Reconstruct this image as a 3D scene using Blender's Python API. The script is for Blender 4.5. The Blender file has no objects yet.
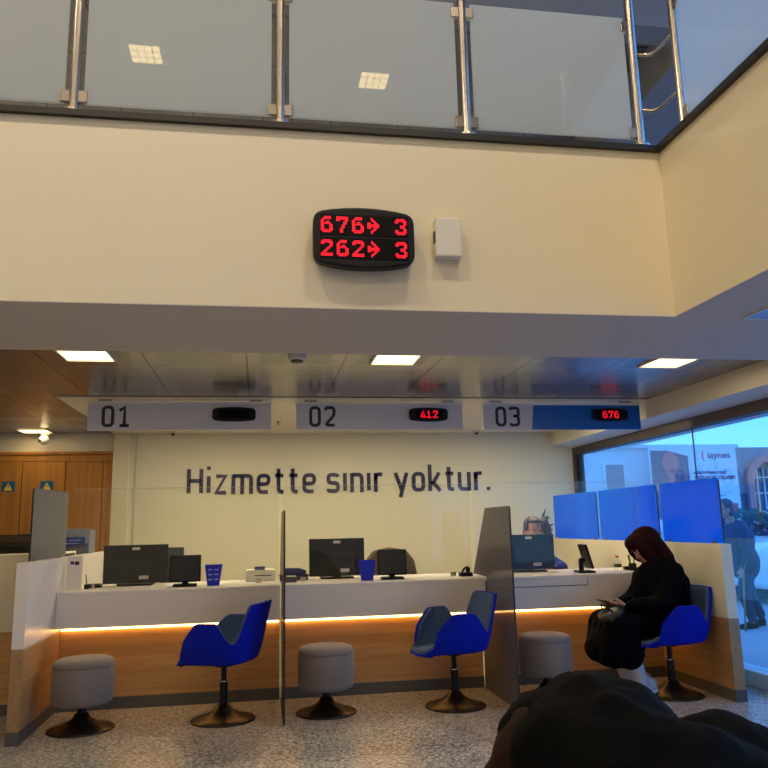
import bpy, bmesh, math, random
from mathutils import Vector, Matrix
random.seed(7)
PI = math.pi
SC = bpy.context.scene
COL = SC.collection
V = Vector

# ------------------------------------------------------------------ materials
def lin(c):
    return tuple(((v/255)/12.92 if v/255 <= .04045 else ((v/255+.055)/1.055)**2.4) for v in c)
def newmat(name):
    m = bpy.data.materials.new(name); m.use_nodes = True
    nt = m.node_tree; b = nt.nodes['Principled BSDF']
    return m, nt, b
def pmat(name, rgb, rough=.5, metal=0, spec=.5, noise=None, bump=0, sheen=0, coat=0):
    m, nt, b = newmat(name)
    c = lin(rgb)
    b.inputs['Base Color'].default_value = (*c, 1)
    b.inputs['Roughness'].default_value = rough
    b.inputs['Metallic'].default_value = metal
    b.inputs['Specular IOR Level'].default_value = spec
    b.inputs['Sheen Weight'].default_value = sheen
    b.inputs['Coat Weight'].default_value = coat
    if noise or bump:
        tc = nt.nodes.new('ShaderNodeTexCoord'); n = nt.nodes.new('ShaderNodeTexNoise')
        sc, amt = noise or (60, 0)
        n.inputs['Scale'].default_value = sc; n.inputs['Detail'].default_value = 4
        nt.links.new(tc.outputs['Object'], n.inputs['Vector'])
        if amt:
            mx = nt.nodes.new('ShaderNodeMixRGB'); mx.inputs[1].default_value = (*[v*(1-amt) for v in c], 1)
            mx.inputs[2].default_value = (*[min(1, v*(1+amt)) for v in c], 1)
            nt.links.new(n.outputs['Fac'], mx.inputs[0]); nt.links.new(mx.outputs[0], b.inputs['Base Color'])
        if bump:
            bp = nt.nodes.new('ShaderNodeBump'); bp.inputs['Strength'].default_value = bump; bp.inputs['Distance'].default_value = .002
            nt.links.new(n.outputs['Fac'], bp.inputs['Height']); nt.links.new(bp.outputs[0], b.inputs['Normal'])
    return m
def emat(name, rgb, strength):
    m, nt, b = newmat(name)
    b.inputs['Base Color'].default_value = (*lin(rgb), 1)
    b.inputs['Emission Color'].default_value = (*lin(rgb), 1)
    b.inputs['Emission Strength'].default_value = strength
    return m
def glassmat(name, tint, body, f_body, f_gloss, rough=.02, translucent=0.0):
    """thin pane: transparent + a little tinted body + mirror-like gloss"""
    m = bpy.data.materials.new(name); m.use_nodes = True
    nt = m.node_tree; nt.nodes.clear()
    out = nt.nodes.new('ShaderNodeOutputMaterial')
    tr = nt.nodes.new('ShaderNodeBsdfTransparent'); tr.inputs[0].default_value = (*tint, 1)
    di = nt.nodes.new('ShaderNodeBsdfDiffuse'); di.inputs[0].default_value = (*lin(body), 1)
    tl = nt.nodes.new('ShaderNodeBsdfTranslucent'); tl.inputs[0].default_value = (*lin(body), 1)
    m0 = nt.nodes.new('ShaderNodeMixShader'); m0.inputs[0].default_value = translucent
    nt.links.new(di.outputs[0], m0.inputs[1]); nt.links.new(tl.outputs[0], m0.inputs[2])
    gl = nt.nodes.new('ShaderNodeBsdfGlossy'); gl.inputs['Roughness'].default_value = rough
    m1 = nt.nodes.new('ShaderNodeMixShader'); m1.inputs[0].default_value = f_body
    m2 = nt.nodes.new('ShaderNodeMixShader')
    lw = nt.nodes.new('ShaderNodeLayerWeight'); lw.inputs[0].default_value = .25
    mr = nt.nodes.new('ShaderNodeMapRange'); mr.inputs[3].default_value = f_gloss; mr.inputs[4].default_value = min(1, f_gloss+.22)
    nt.links.new(lw.outputs['Fresnel'], mr.inputs[0]); nt.links.new(mr.outputs[0], m2.inputs[0])
    nt.links.new(tr.outputs[0], m1.inputs[1]); nt.links.new(m0.outputs[0], m1.inputs[2])
    nt.links.new(m1.outputs[0], m2.inputs[1]); nt.links.new(gl.outputs[0], m2.inputs[2])
    nt.links.new(m2.outputs[0], out.inputs[0])
    return m
def woodmat(name, c1, c2, axis='x', scale=1.0, rough=.4):
    m, nt, b = newmat(name)
    tc = nt.nodes.new('ShaderNodeTexCoord'); mp = nt.nodes.new('ShaderNodeMapping')
    s = [22, 22, 22]; s['xyz'.index(axis)] = .9
    mp.inputs['Scale'].default_value = [v*scale for v in s]
    n = nt.nodes.new('ShaderNodeTexNoise'); n.inputs['Scale'].default_value = 1.6; n.inputs['Detail'].default_value = 6; n.inputs['Distortion'].default_value = .6
    r = nt.nodes.new('ShaderNodeValToRGB')
    r.color_ramp.elements[0].position = .3; r.color_ramp.elements[0].color = (*lin(c1), 1)
    r.color_ramp.elements[1].position = .7; r.color_ramp.elements[1].color = (*lin(c2), 1)
    nt.links.new(tc.outputs['Object'], mp.inputs[0]); nt.links.new(mp.outputs[0], n.inputs['Vector'])
    nt.links.new(n.outputs['Fac'], r.inputs[0]); nt.links.new(r.outputs[0], b.inputs['Base Color'])
    b.inputs['Roughness'].default_value = rough
    return m
def floormat():
    m, nt, b = newmat('terrazzo')
    tc = nt.nodes.new('ShaderNodeTexCoord')
    v = nt.nodes.new('ShaderNodeTexVoronoi'); v.inputs['Scale'].default_value = 80
    r = nt.nodes.new('ShaderNodeValToRGB'); r.color_ramp.interpolation = 'CONSTANT'
    cols = [(0, (150, 146, 140)), (.2, (190, 186, 180)), (.42, (122, 118, 112)), (.56, (212, 208, 202)), (.72, (165, 161, 154)), (.9, (88, 84, 79))]
    e = r.color_ramp.elements
    while len(e) < len(cols): e.new(.5)
    for el, (p, c) in zip(e, cols): el.position = p; el.color = (*lin(c), 1)
    sp = nt.nodes.new('ShaderNodeSeparateColor')
    n = nt.nodes.new('ShaderNodeTexNoise'); n.inputs['Scale'].default_value = 1.2
    mx = nt.nodes.new('ShaderNodeMixRGB'); mx.blend_type = 'MULTIPLY'; mx.inputs[0].default_value = .35
    nt.links.new(tc.outputs['Object'], v.inputs['Vector']); nt.links.new(tc.outputs['Object'], n.inputs['Vector'])
    nt.links.new(v.outputs['Color'], sp.inputs[0]); nt.links.new(sp.outputs[0], r.inputs[0])
    nt.links.new(r.outputs[0], mx.inputs[1]); nt.links.new(n.outputs['Fac'], mx.inputs[2])
    nt.links.new(mx.outputs[0], b.inputs['Base Color'])
    b.inputs['Roughness'].default_value = .3
    return m
def tilemat(name, rgb, size=.6, metal=.6, rough=.16, off=(0, 0)):
    """metal lay-in ceiling tiles with dark joints and a perforated field in each tile"""
    m, nt, b = newmat(name)
    tc = nt.nodes.new('ShaderNodeTexCoord'); sx = nt.nodes.new('ShaderNodeSeparateXYZ')
    nt.links.new(tc.outputs['Object'], sx.inputs[0])
    def mth(op, a, bb=None, c=None):
        n = nt.nodes.new('ShaderNodeMath'); n.operation = op
        for i, q in enumerate((a, bb, c)):
            if q is None: continue
            if isinstance(q, (int, float)): n.inputs[i].default_value = q
            else: nt.links.new(q, n.inputs[i])
        return n.outputs[0]
    d = []
    for k in (0, 1):
        f = mth('FRACT', mth('MULTIPLY', mth('ADD', sx.outputs[k], off[k]+60), 1/size))
        d.append(mth('MINIMUM', f, mth('SUBTRACT', 1, f)))
    mn = mth('MINIMUM', d[0], d[1])
    joint = mth('LESS_THAN', mn, .011)
    field = mth('GREATER_THAN', mn, .14)
    c = lin(rgb)
    m1 = nt.nodes.new('ShaderNodeMixRGB'); m1.inputs[1].default_value = (*c, 1); m1.inputs[2].default_value = (*[v*.86 for v in c], 1)
    nt.links.new(field, m1.inputs[0])
    m2 = nt.nodes.new('ShaderNodeMixRGB'); m2.inputs[2].default_value = (.02, .018, .015, 1)
    nt.links.new(joint, m2.inputs[0]); nt.links.new(m1.outputs[0], m2.inputs[1]); nt.links.new(m2.outputs[0], b.inputs['Base Color'])
    b.inputs['Metallic'].default_value = metal
    rr = mth('MULTIPLY_ADD', field, .06, rough); nt.links.new(rr, b.inputs['Roughness'])
    return m

M = {}
M['wall'] = pmat('cream_paint', (226, 216, 192), .6, noise=(3, .03))
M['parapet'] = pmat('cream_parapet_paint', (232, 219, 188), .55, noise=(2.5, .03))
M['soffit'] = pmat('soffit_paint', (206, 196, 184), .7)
M['white'] = pmat('white_laminate', (226, 216, 208), .35)
M['pillar'] = pmat('pillar_cream', (228, 216, 180), .45)
M['backglass'] = pmat('back_painted_glass', (226, 218, 186), .5, spec=.3)
M['wood'] = woodmat('oak_laminate', (166, 122, 70), (198, 150, 92), 'x')
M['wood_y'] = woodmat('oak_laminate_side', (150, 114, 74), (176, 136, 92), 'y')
M['door'] = woodmat('cherry_veneer', (166, 106, 36), (190, 130, 52), 'z', .6, .4)
M['plinth'] = pmat('grey_plinth', (82, 80, 76), .5)
M['floor'] = floormat()
M['tiles'] = tilemat('metal_ceiling_tiles', (150, 144, 138), .6, .5, .2, off=(.09, .02))
M['tiles_up'] = tilemat('upstairs_ceiling_tiles', (92, 94, 102), .6, .4, .3)
M['greybeam'] = pmat('grey_beam_paint', (112, 114, 122), .7)
M['plaster'] = pmat('plaster_ceiling', (226, 216, 196), .6)
M['dark'] = pmat('dark_trim', (30, 27, 25), .45)
M['steel'] = pmat('brushed_steel', (190, 180, 168), .25, 1.0)
M['rail_glass'] = glassmat('frosted_rail_glass', (.72, .76, .76), (238, 242, 242), .74, .11, .015, .7)
M['window_glass'] = glassmat('window_glass', (.86, .93, .97), (150, 180, 200), .03, .04)
M['clear'] = glassmat('clear_acrylic', (.97, .97, .95), (230, 230, 220), .015, .018)
M['edge'] = pmat('polished_glass_edge', (196, 204, 190), .2)
M['grey_film'] = glassmat('smoked_glass', (.34, .30, .34), (150, 146, 146), .50, .07, .05, .35)
M['pale_film'] = glassmat('lightly_smoked_glass', (.62, .58, .58), (110, 104, 100), .12, .05, .05, .2)
M['pale_film'].node_tree.nodes['Map Range'].inputs[3].default_value = 0; M['pale_film'].node_tree.nodes['Map Range'].inputs[4].default_value = .06
M['grey_panel'] = glassmat('grey_film_glass', (.3, .3, .3), (138, 134, 130), .85, .06, .12, .2)
M['blue_film'] = glassmat('blue_film_glass', (.05, .2, .7), (0, 168, 252), .86, .04, .12, .75)
M['frame'] = pmat('bronze_window_frame', (92, 80, 72), .5, .3)
M['sill'] = pmat('white_sill', (220, 222, 226), .45)
M['sign'] = pmat('sign_grey', (208, 201, 200), .45)
M['sign_blue'] = pmat('sign_blue', (0, 92, 168), .4)
M['digit'] = pmat('dark_digit', (36, 34, 38), .5)
M['letter'] = pmat('navy_letter', (34, 22, 70), .4)
M['led'] = emat('red_led', (255, 14, 44), 1.5)
M['led_off'] = pmat('led_face', (6, 4, 8), .3, spec=.12)
M['black'] = pmat('black_plastic', (9, 9, 10), .45, spec=.3)
M['blackgloss'] = pmat('black_screen', (8, 10, 22), .12)
M['mon'] = pmat('monitor_back', (26, 25, 24), .38, spec=.2)
M['mon2'] = pmat('grey_screen', (70, 82, 84), .3)
M['offwhite'] = pmat('offwhite_plastic', (222, 218, 206), .45)
M['bluebox'] = pmat('blue_card', (20, 34, 190), .45)
M['bluemark'] = pmat('pale_print', (150, 170, 235), .5)
M['chairblue'] = pmat('blue_wool', (0, 24, 165), .85, spec=.2, noise=(260, .08), bump=.3)
M['chairgrey'] = pmat('slate_blue_wool', (66, 86, 122), .9, spec=.2, noise=(260, .12), bump=.3)
M['stool'] = pmat('taupe_felt', (122, 110, 104), .9, sheen=.2, noise=(300, .12), bump=.3)
M['bronze'] = pmat('bronze_base', (52, 45, 40), .36, .8)
M['blackcloth'] = pmat('black_cloth', (4, 5, 10), .9, spec=.08, noise=(40, .15), bump=.5)
M['blackpuffer'] = pmat('black_puffer', (4, 4, 6), .8, spec=.08, noise=(25, .15), bump=.4)
M['maroon'] = pmat('maroon_scarf', (40, 13, 12), .9, spec=.1, noise=(30, .25), bump=.5)
M['skin'] = pmat('skin', (196, 140, 112), .5)
M['hairbrown'] = pmat('brown_hair', (34, 16, 9), .6, spec=.12, noise=(90, .35), bump=.6)
M['hairgrey'] = pmat('dark_ash_hair', (74, 60, 52), .55, noise=(90, .3), bump=.6)
M['eye'] = pmat('eye_white', (225, 220, 214), .3)
M['iris'] = pmat('iris_dark', (28, 20, 16), .2)
M['lips'] = pmat('lips', (150, 82, 76), .5)
M['tellerblue'] = pmat('blue_uniform', (30, 60, 150), .8)
M['shoe'] = pmat('pale_shoe', (190, 186, 190), .5, noise=(50, .1))
M['sole'] = pmat('shoe_sole', (226, 222, 214), .5)
M['brownfab'] = pmat('brown_office_fabric', (92, 76, 56), .9, noise=(80, .1))
M['bag'] = pmat('grey_glossy_bag', (26, 24, 28), .5, bump=.3, noise=(20, .1))
M['warm'] = emat('warm_lamp', (255, 222, 150), 6)
M['hall_lamp'] = emat('hall_lamp', (255, 222, 150), 6.0)
M['strip'] = emat('amber_led_strip', (255, 196, 110), 11)
M['lamp_off'] = pmat('unlit_diffuser_reflection_tint', (150, 180, 225), .15)  # bluish reflection of the window is put into the base colour
M['yellow'] = pmat('warning_yellow', (236, 200, 40), .5)
M['teal'] = pmat('warning_blue', (10, 92, 140), .5)
M['green'] = pmat('green_pen', (60, 120, 40), .4)
M['red'] = pmat('red_cap', (180, 30, 30), .4)
M['navy'] = pmat('navy_plastic', (44, 40, 110), .4)
M['bluelabel'] = pmat('blue_label', (40, 70, 140), .4)
M['pave'] = pmat('paving', (170, 172, 176), .8, noise=(9, .18))
M['facade'] = pmat('white_render', (225, 226, 228), .8, noise=(2, .05))
M['facade2'] = pmat('grey_render', (150, 152, 160), .8, noise=(3, .06))
M['stone'] = pmat('pink_stone', (214, 140, 136), .8, noise=(9, .12))
M['darkglass'] = pmat('dark_glass', (40, 50, 70), .1)
M['poster'] = pmat('poster_white', (226, 232, 238), .5)
M['postertext'] = pmat('poster_blue_ink', (50, 60, 120), .5)
M['posterred'] = pmat('poster_red', (230, 84, 84), .5)
M['posterpink'] = pmat('poster_pink', (226, 130, 130), .5)
M['postergrey'] = pmat('poster_grey', (108, 112, 128), .5)
M['postersky'] = pmat('poster_cyan', (70, 140, 200), .5)
M['coat'] = pmat('slate_coat', (46, 52, 74), .8)
M['car'] = pmat('white_car_paint', (235, 238, 240), .2, coat=.5)
M['tyre'] = pmat('tyre', (25, 25, 27), .8)
M['leaf'] = pmat('leaf_green', (50, 84, 60), .6)
M['pot'] = pmat('planter', (96, 98, 104), .7)
M['grout'] = pmat('louvre_grey', (96, 100, 120), .6)
M['seatpad'] = pmat('bench_vinyl', (60, 60, 70), .5)

# ------------------------------------------------------------------ helpers
def link(name, me, mat, parent=None, loc=None, bevel=0, smooth=False, seg=2):
    o = bpy.data.objects.new(name, me); COL.objects.link(o)
    for mm in (mat if isinstance(mat, (list, tuple)) else [mat]): me.materials.append(mm)
    if parent: o.parent = parent
    if loc: o.location = loc
    if smooth:
        for p in me.polygons: p.use_smooth = True
    if bevel:
        b = o.modifiers.new('bevel', 'BEVEL'); b.width = bevel; b.segments = seg; b.limit_method = 'ANGLE'; b.angle_limit = .6
    return o
class B:
    """collects shapes into one mesh"""
    def __init__(s): s.bm = bmesh.new()
    def box(s, a, b, rot=None, piv=None):
        x0, y0, z0 = a; x1, y1, z1 = b
        vs = [s.bm.verts.new(p) for p in ((x0,y0,z0),(x1,y0,z0),(x1,y1,z0),(x0,y1,z0),(x0,y0,z1),(x1,y0,z1),(x1,y1,z1),(x0,y1,z1))]
        for f in ((0,3,2,1),(4,5,6,7),(0,1,5,4),(1,2,6,5),(2,3,7,6),(3,0,4,7)): s.bm.faces.new([vs[i] for i in f])
        if rot:
            pv = V(piv or ((x0+x1)/2, (y0+y1)/2, (z0+z1)/2))
            bmesh.ops.rotate(s.bm, verts=vs, cent=pv, matrix=rot)
        return s
    def prism(s, pts, ax, a, b):
        """polygon pts (2d) extruded along axis ax from a to b"""
        def P(u, v, w): return {'x': (w, u, v), 'y': (u, w, v), 'z': (u, v, w)}[ax]
        n = len(pts)
        A = [s.bm.verts.new(P(u, v, a)) for u, v in pts]; C = [s.bm.verts.new(P(u, v, b)) for u, v in pts]
        s.bm.faces.new(A[::-1]); s.bm.faces.new(C)
        for i in range(n): s.bm.faces.new((A[i], A[(i+1) % n], C[(i+1) % n], C[i]))
        return s
    def lathe(s, prof, c=(0, 0, 0), n=40):
        """profile (r,z) closed at the axis when r==0"""
        rings = []
        for r, z in prof:
            if r < 1e-6: rings.append([s.bm.verts.new((c[0], c[1], c[2]+z))])
            else: rings.append([s.bm.verts.new((c[0]+r*math.cos(2*PI*i/n), c[1]+r*math.sin(2*PI*i/n), c[2]+z)) for i in range(n)])
        for A, C in zip(rings, rings[1:]):
            for i in range(n):
                j = (i+1) % n
                if len(A) == 1 and len(C) > 1: s.bm.faces.new((A[0], C[i], C[j]))
                elif len(C) == 1 and len(A) > 1: s.bm.faces.new((A[i], C[0], A[j]))
                elif len(A) > 1: s.bm.faces.new((A[i], C[i], C[j], A[j]))
        return s
    def tube(s, pts, r, n=12, caps=True):
        pts = [V(p) for p in pts]; rad = r if isinstance(r, (list, tuple)) else [r]*len(pts)
        up = V((0, 0, 1)); rings = []; pu = None
        for i, p in enumerate(pts):
            t = (pts[min(i+1, len(pts)-1)]-pts[max(i-1, 0)]).normalized()
            u = pu if pu is not None else (up.cross(t) if abs(t.dot(up)) < .95 else V((1, 0, 0)).cross(t))
            u = (u - t*u.dot(t)).normalized(); pu = u; w = t.cross(u)
            rings.append([s.bm.verts.new(p+(u*math.cos(2*PI*k/n)+w*math.sin(2*PI*k/n))*rad[i]) for k in range(n)])
        for A, C in zip(rings, rings[1:]):
            for k in range(n): s.bm.faces.new((A[k], A[(k+1) % n], C[(k+1) % n], C[k]))
        if caps: s.bm.faces.new(rings[0][::-1]); s.bm.faces.new(rings[-1])
        return s
    def _rings(s, rings, a, b):
        """skin a stack of vertex rings, closed with the points a and b"""
        n = len(rings[0]); R = [[s.bm.verts.new(p) for p in q] for q in rings]
        va = s.bm.verts.new(a); vb = s.bm.verts.new(b)
        for k in range(n):
            j = (k+1) % n
            s.bm.faces.new((va, R[0][j], R[0][k])); s.bm.faces.new((vb, R[-1][k], R[-1][j]))
            for A, C in zip(R, R[1:]): s.bm.faces.new((A[k], A[j], C[j], C[k]))
    def ell(s, c, r, rot=None, seg=20):
        c = V(c); m = max(6, seg//2); Q = rot if rot else Matrix.Identity(3); rings = []
        P = lambda x, y, z: c+Q @ V((x*r[0], y*r[1], z*r[2]))
        for i in range(1, m):
            t = PI*i/m; rings.append([P(math.sin(t)*math.cos(2*PI*k/seg), math.sin(t)*math.sin(2*PI*k/seg), -math.cos(t)) for k in range(seg)])
        s._rings(rings, P(0, 0, -1), P(0, 0, 1)); return s
    def cap(s, p0, p1, r0, r1, n=16):
        """tapered capsule"""
        p0 = V(p0); p1 = V(p1); d = p1-p0; L = max(d.length, 1e-5); t = d/L
        u = t.orthogonal().normalized(); w = t.cross(u); st = []
        for i in range(1, 6): a = PI/2*i/5; st.append((p0-t*r0*math.cos(a), r0*math.sin(a)))
        for i in range(0, 5): a = PI/2*i/5; st.append((p1+t*r1*math.sin(a), r1*math.cos(a)))
        s._rings([[q+(u*math.cos(2*PI*k/n)+w*math.sin(2*PI*k/n))*r for k in range(n)] for q, r in st], p0-t*r0, p1+t*r1); return s
    def make(s, name, mat, parent=None, loc=None, bevel=0, smooth=False, seg=2, fix=True):
        if fix: bmesh.ops.recalc_face_normals(s.bm, faces=s.bm.faces)
        me = bpy.data.meshes.new(name); s.bm.to_mesh(me); s.bm.free()
        return link(name, me, mat, parent, loc, bevel, smooth, seg)
    def blob(s, name, mat, parent=None, voxel=.007, it=4, fold=0):
        """melt everything collected into one continuous skin"""
        me = bpy.data.meshes.new(name); s.bm.to_mesh(me); s.bm.free()
        t = bpy.data.objects.new('t', me); COL.objects.link(t)
        r = t.modifiers.new('r', 'REMESH'); r.mode = 'VOXEL'; r.voxel_size = voxel
        sm = t.modifiers.new('s', 'SMOOTH'); sm.factor = .5; sm.iterations = it
        if fold:
            tx = bpy.data.textures.new('folds', 'CLOUDS'); tx.noise_scale = .09; tx.noise_depth = 2
            dm = t.modifiers.new('d', 'DISPLACE'); dm.texture = tx; dm.strength = fold; dm.mid_level = .5
            s2 = t.modifiers.new('s2', 'SMOOTH'); s2.factor = .5; s2.iterations = 2
        dg = bpy.context.evaluated_depsgraph_get(); dg.update()
        me2 = bpy.data.meshes.new_from_object(t.evaluated_get(dg))
        bpy.data.objects.remove(t); bpy.data.meshes.remove(me); me2.name = name
        return link(name, me2, mat, parent, smooth=True)
def thing(name, label, cat, loc=(0, 0, 0), rz=0, group=None):
    o = bpy.data.objects.new(name, None); COL.objects.link(o); o.empty_display_size = .1
    o.location = loc; o.rotation_euler = (0, 0, rz)
    return tag(o, label, cat, group)
def tag(o, label, cat, group=None):
    o['label'] = label; o['category'] = cat
    if group: o['group'] = group
    return o
def struct(o): o['kind'] = 'structure'; return o
def dup(root, loc, rz, label, group=None):
    r = root.copy(); COL.objects.link(r); r.location = loc; r.rotation_euler = (0, 0, rz); r['label'] = label
    if group: r['group'] = group
    for ch in list(root.children):
        c = ch.copy(); COL.objects.link(c); c.parent = r
        for g in list(ch.children):
            d = g.copy(); COL.objects.link(d); d.parent = c
    return r
def boxobj(name, a, b, mat, parent=None, bevel=0): return B().box(a, b).make(name, mat, parent, bevel=bevel)
def RX(a): return Matrix.Rotation(a, 3, 'X')
def RY(a): return Matrix.Rotation(a, 3, 'Y')
def RZ(a): return Matrix.Rotation(a, 3, 'Z')

# ------------------------------------------------------------------ stroke lettering
def fillet(pts, r, closed=False, n=6):
    pts = [V(p) for p in pts]; out = []; N = len(pts)
    for i, p in enumerate(pts):
        if not closed and i in (0, N-1): out.append(p); continue
        a = pts[i-1]; b = pts[(i+1) % N]; da = a-p; db = b-p
        rr = min(r, da.length*.49 if closed or i > 1 else da.length*.95, db.length*.49 if closed or i < N-2 else db.length*.95)
        p0 = p+da.normalized()*rr; p1 = p+db.normalized()*rr
        for k in range(n+1):
            t = k/n; out.append(p0*(1-t)**2+p*2*t*(1-t)+p1*t*t)
    return out
def ribbon(bm, pts, w, closed, T, depth):
    """flat stroke of width w along pts, thickness depth; T maps (x,y,d)->world"""
    N = len(pts); L = []; R = []
    for i, p in enumerate(pts):
        a = pts[(i-1) % N] if (closed or i > 0) else None; b = pts[(i+1) % N] if (closed or i < N-1) else None
        d1 = (p-a).normalized() if a is not None else None; d2 = (b-p).normalized() if b is not None else None
        if d1 is None: d1 = d2
        if d2 is None: d2 = d1
        n1 = V((-d1.y, d1.x)); n2 = V((-d2.y, d2.x)); m = (n1+n2)
        m = n1 if m.length < 1e-4 else m.normalized(); k = w/2/max(.8, m.dot(n1))
        L.append(p+m*k); R.append(p-m*k)
    vs = [[bm.verts.new(T(q.x, q.y, dd)) for q in S] for S in (L, R) for dd in (0, depth)]
    l0, l1, r0, r1 = vs
    rng = range(N) if closed else range(N-1)
    for i in rng:
        j = (i+1) % N
        for q in ((l1[i], l1[j], r1[j], r1[i]), (l0[i], r0[i], r0[j], l0[j]), (l0[i], l0[j], l1[j], l1[i]), (r0[i], r1[i], r1[j], r0[j])): bm.faces.new(q)
    if not closed:
        bm.faces.new((l0[0], l1[0], r1[0], r0[0])); bm.faces.new((l0[-1], r0[-1], r1[-1], l1[-1]))
X_, C_, W_ = .60, .87, .42
def G(ch):
    """strokes: (points, fillet radius, closed), advance"""
    X, C, W = X_, C_, W_; h = X/2
    g = {
     'H': ([([(0,0),(0,C)],0,0), ([(.5,0),(.5,C)],0,0), ([(0,.44),(.5,.44)],0,0)], .5),
     'i': ([([(0,0),(0,X)],0,0), ([(0,C-.04),(0,C+.09)],0,0)], 0), 'ı': ([([(0,0),(0,X+.06)],0,0)], 0),
     'z': ([([(0,X),(.38,X),(0,0),(.4,0)],0,0)], .4),
     'm': ([([(0,-.06),(0,X+.05)],0,0), ([(0,X),(.36,X),(.36,-.06)],.14,0), ([(.3,X),(.72,X),(.72,-.06)],.14,0)], .72),
     'n': ([([(0,-.06),(0,X+.05)],0,0), ([(0,X),(W,X),(W,-.06)],.17,0)], W),
     'e': ([([(W-.03,0),(0,0),(0,X),(W,X),(W,.29),(0,.29)],.17,0)], W),
     't': ([([(.11,C-.02),(.11,0),(.32,0)],.13,0), ([(-.03,X),(.31,X)],0,0)], .29),
     's': ([([(W-.02,X-.08),(W-.05,X),(0,X),(0,.31),(W-.02,.29),(W-.02,0),(0,0),(0,.08)],.13,0)], W-.02),
     'r': ([([(0,-.06),(0,X+.05)],0,0), ([(0,.38),(0,X),(.28,X)],.16,0)], .26),
     'y': ([([(0,X+.05),(.25,0)],0,0), ([(.49,X+.05),(.2,-.27)],0,0)], .49),
     'o': ([([(0,0),(W,0),(W,X),(0,X)],.17,1)], W),
     'k': ([([(0,-.06),(0,C+.08)],0,0), ([(0,.22),(.14,.25),(.41,X+.04)],0,0), ([(.14,.29),(.44,-.06)],0,0)], .43),
     'u': ([([(0,X+.05),(0,0),(W,0)],.17,0), ([(W,-.06),(W,X+.05)],0,0)], W),
     '.': ([([(0,-.06),(0,.07)],0,0)], 0),
     '0': ([([(0,0),(.42,0),(.42,C),(0,C)],.19,1)], .42),
     '1': ([([(0,C-.17),(.23,C),(.23,0)],0,0), ([(.02,0),(.44,0)],0,0)], .44),
     '2': ([([(0,C-.14),(0,C),(.42,C),(.42,.5),(0,.02),(.44,.0)],.15,0)], .44),
     '3': ([([(0,C-.1),(.0,C),(.42,C),(.42,.46),(.14,.46)],.16,0), ([(.14,.46),(.42,.46),(.42,0),(0,0),(0,.1)],.16,0)], .42)}
    return g[ch]
def write(text, T, size, mat, parent, depth=.004, gap=.235, w=.125, name='letter', width=None, space=.30):
    tot = 0
    for i, ch in enumerate(text): tot += space if ch == ' ' else G(ch)[1]+gap
    kx = 1 if width is None else (width/size)/(tot-gap+w)
    x = w/2
    for ch in text:
        if ch == ' ': x += space; continue
        st, adv = G(ch); bm = bmesh.new()
        for pts, r, cl in st:
            p = [V(q) for q in pts] if not r else fillet(pts, r, bool(cl))
            ribbon(bm, [V(((q.x+x)*kx, q.y)) for q in p], w if ch not in '.' else w, bool(cl), lambda a, b, d: T(a*size, b*size, d), depth)
        b = B(); b.bm.free(); b.bm = bm; b.make(name, mat, parent)
        x += adv+gap

# LED matrix glyphs (7 wide x 10 high, two-dot strokes)
LED = {
 '6': ['0011110','0111110','1100000','1101100','1111110','1100011','1100011','1100011','1111111','0111110'],
 '7': ['1111111','1111111','1100011','0000110','0000110','0001100','0001100','0011000','0011000','0011000'],
 '2': ['0111110','1111111','1100011','0000011','0000110','0001100','0011000','0110000','1111111','1111111'],
 '3': ['0111110','1111111','1100011','0000011','0001110','0001110','0000011','1100011','1111111','0111110'],
 '4': ['0001100','0001100','0011000','0011000','0110110','0110110','1100110','1111111','1111111','0000110'],
 '1': ['0011000','0111000','0111000','0011000','0011000','0011000','0011000','0011000','1111110','1111110'],
 '>': ['0010000','0011000','0001100','1100110','1111111','1111111','1100110','0001100','0011000','0010000']}
def led_glyph(ch, x0, z1, y, p, parent, name='led_digit', r=.42):
    b = B()
    for j, row in enumerate(LED[ch]):
        for i, c in enumerate(row):
            if c == '1':
                cx = x0+(i+.5)*p; cz = z1-(j+.5)*p; R = p*r
                b.prism([(cx+R*math.cos(k*PI/4+PI/8), cz+R*math.sin(k*PI/4+PI/8)) for k in range(8)], 'y', y-.0012, y)
    return b.make(name, M['led'], parent)
def barrel(w, h, hend, r, n=10):
    """outline with bowed top and bottom and rounded corners"""
    pts = []
    for k in range(n+1):
        t = -1+2*k/n; pts.append((t*(w/2), hend/2+(h-hend)/2*(1-t*t)))
    top = pts; bot = [(x, -z) for x, z in reversed(pts)]
    poly = top+bot
    full = []
    N = len(poly)
    for i, p in enumerate(poly):
        if i in (0, n, n+1, N-1):
            a = V(poly[i-1]); b = V(poly[(i+1) % N]); q = V(p); da = (a-q); db = (b-q)
            p0 = q+da.normalized()*min(r, da.length*.9); p1 = q+db.normalized()*min(r, db.length*.9)
            for k in range(7):
                t = k/6; c = p0*(1-t)**2+q*2*t*(1-t)+p1*t*t; full.append((c.x, c.y))
        else: full.append(p)
    return full

# ------------------------------------------------------------------ camera
SC.view_settings.view_transform = 'Standard'; SC.view_settings.look = 'None'
SC.view_settings.exposure = 0.0; SC.view_settings.gamma = 1
a, b_, c_ = (math.radians(v) for v in (9.4053, 10.6466, -1.3216))
fwd = V((math.sin(a)*math.cos(b_), math.cos(a)*math.cos(b_), math.sin(b_)))
rt = V((math.cos(a), -math.sin(a), 0)); up = rt.cross(fwd)
r2 = rt*math.cos(c_)+up*math.sin(c_); u2 = -rt*math.sin(c_)+up*math.cos(c_)
cam = bpy.data.cameras.new('camera'); co = bpy.data.objects.new('camera', cam); COL.objects.link(co)
co.matrix_world = Matrix(((r2.x, u2.x, -fwd.x, 0), (r2.y, u2.y, -fwd.y, 0), (r2.z, u2.z, -fwd.z, 1.2), (0, 0, 0, 1)))
cam.sensor_width = 36; cam.lens = 754.5/768*36; cam.clip_start = .05; cam.clip_end = 200
SC.camera = co

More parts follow.
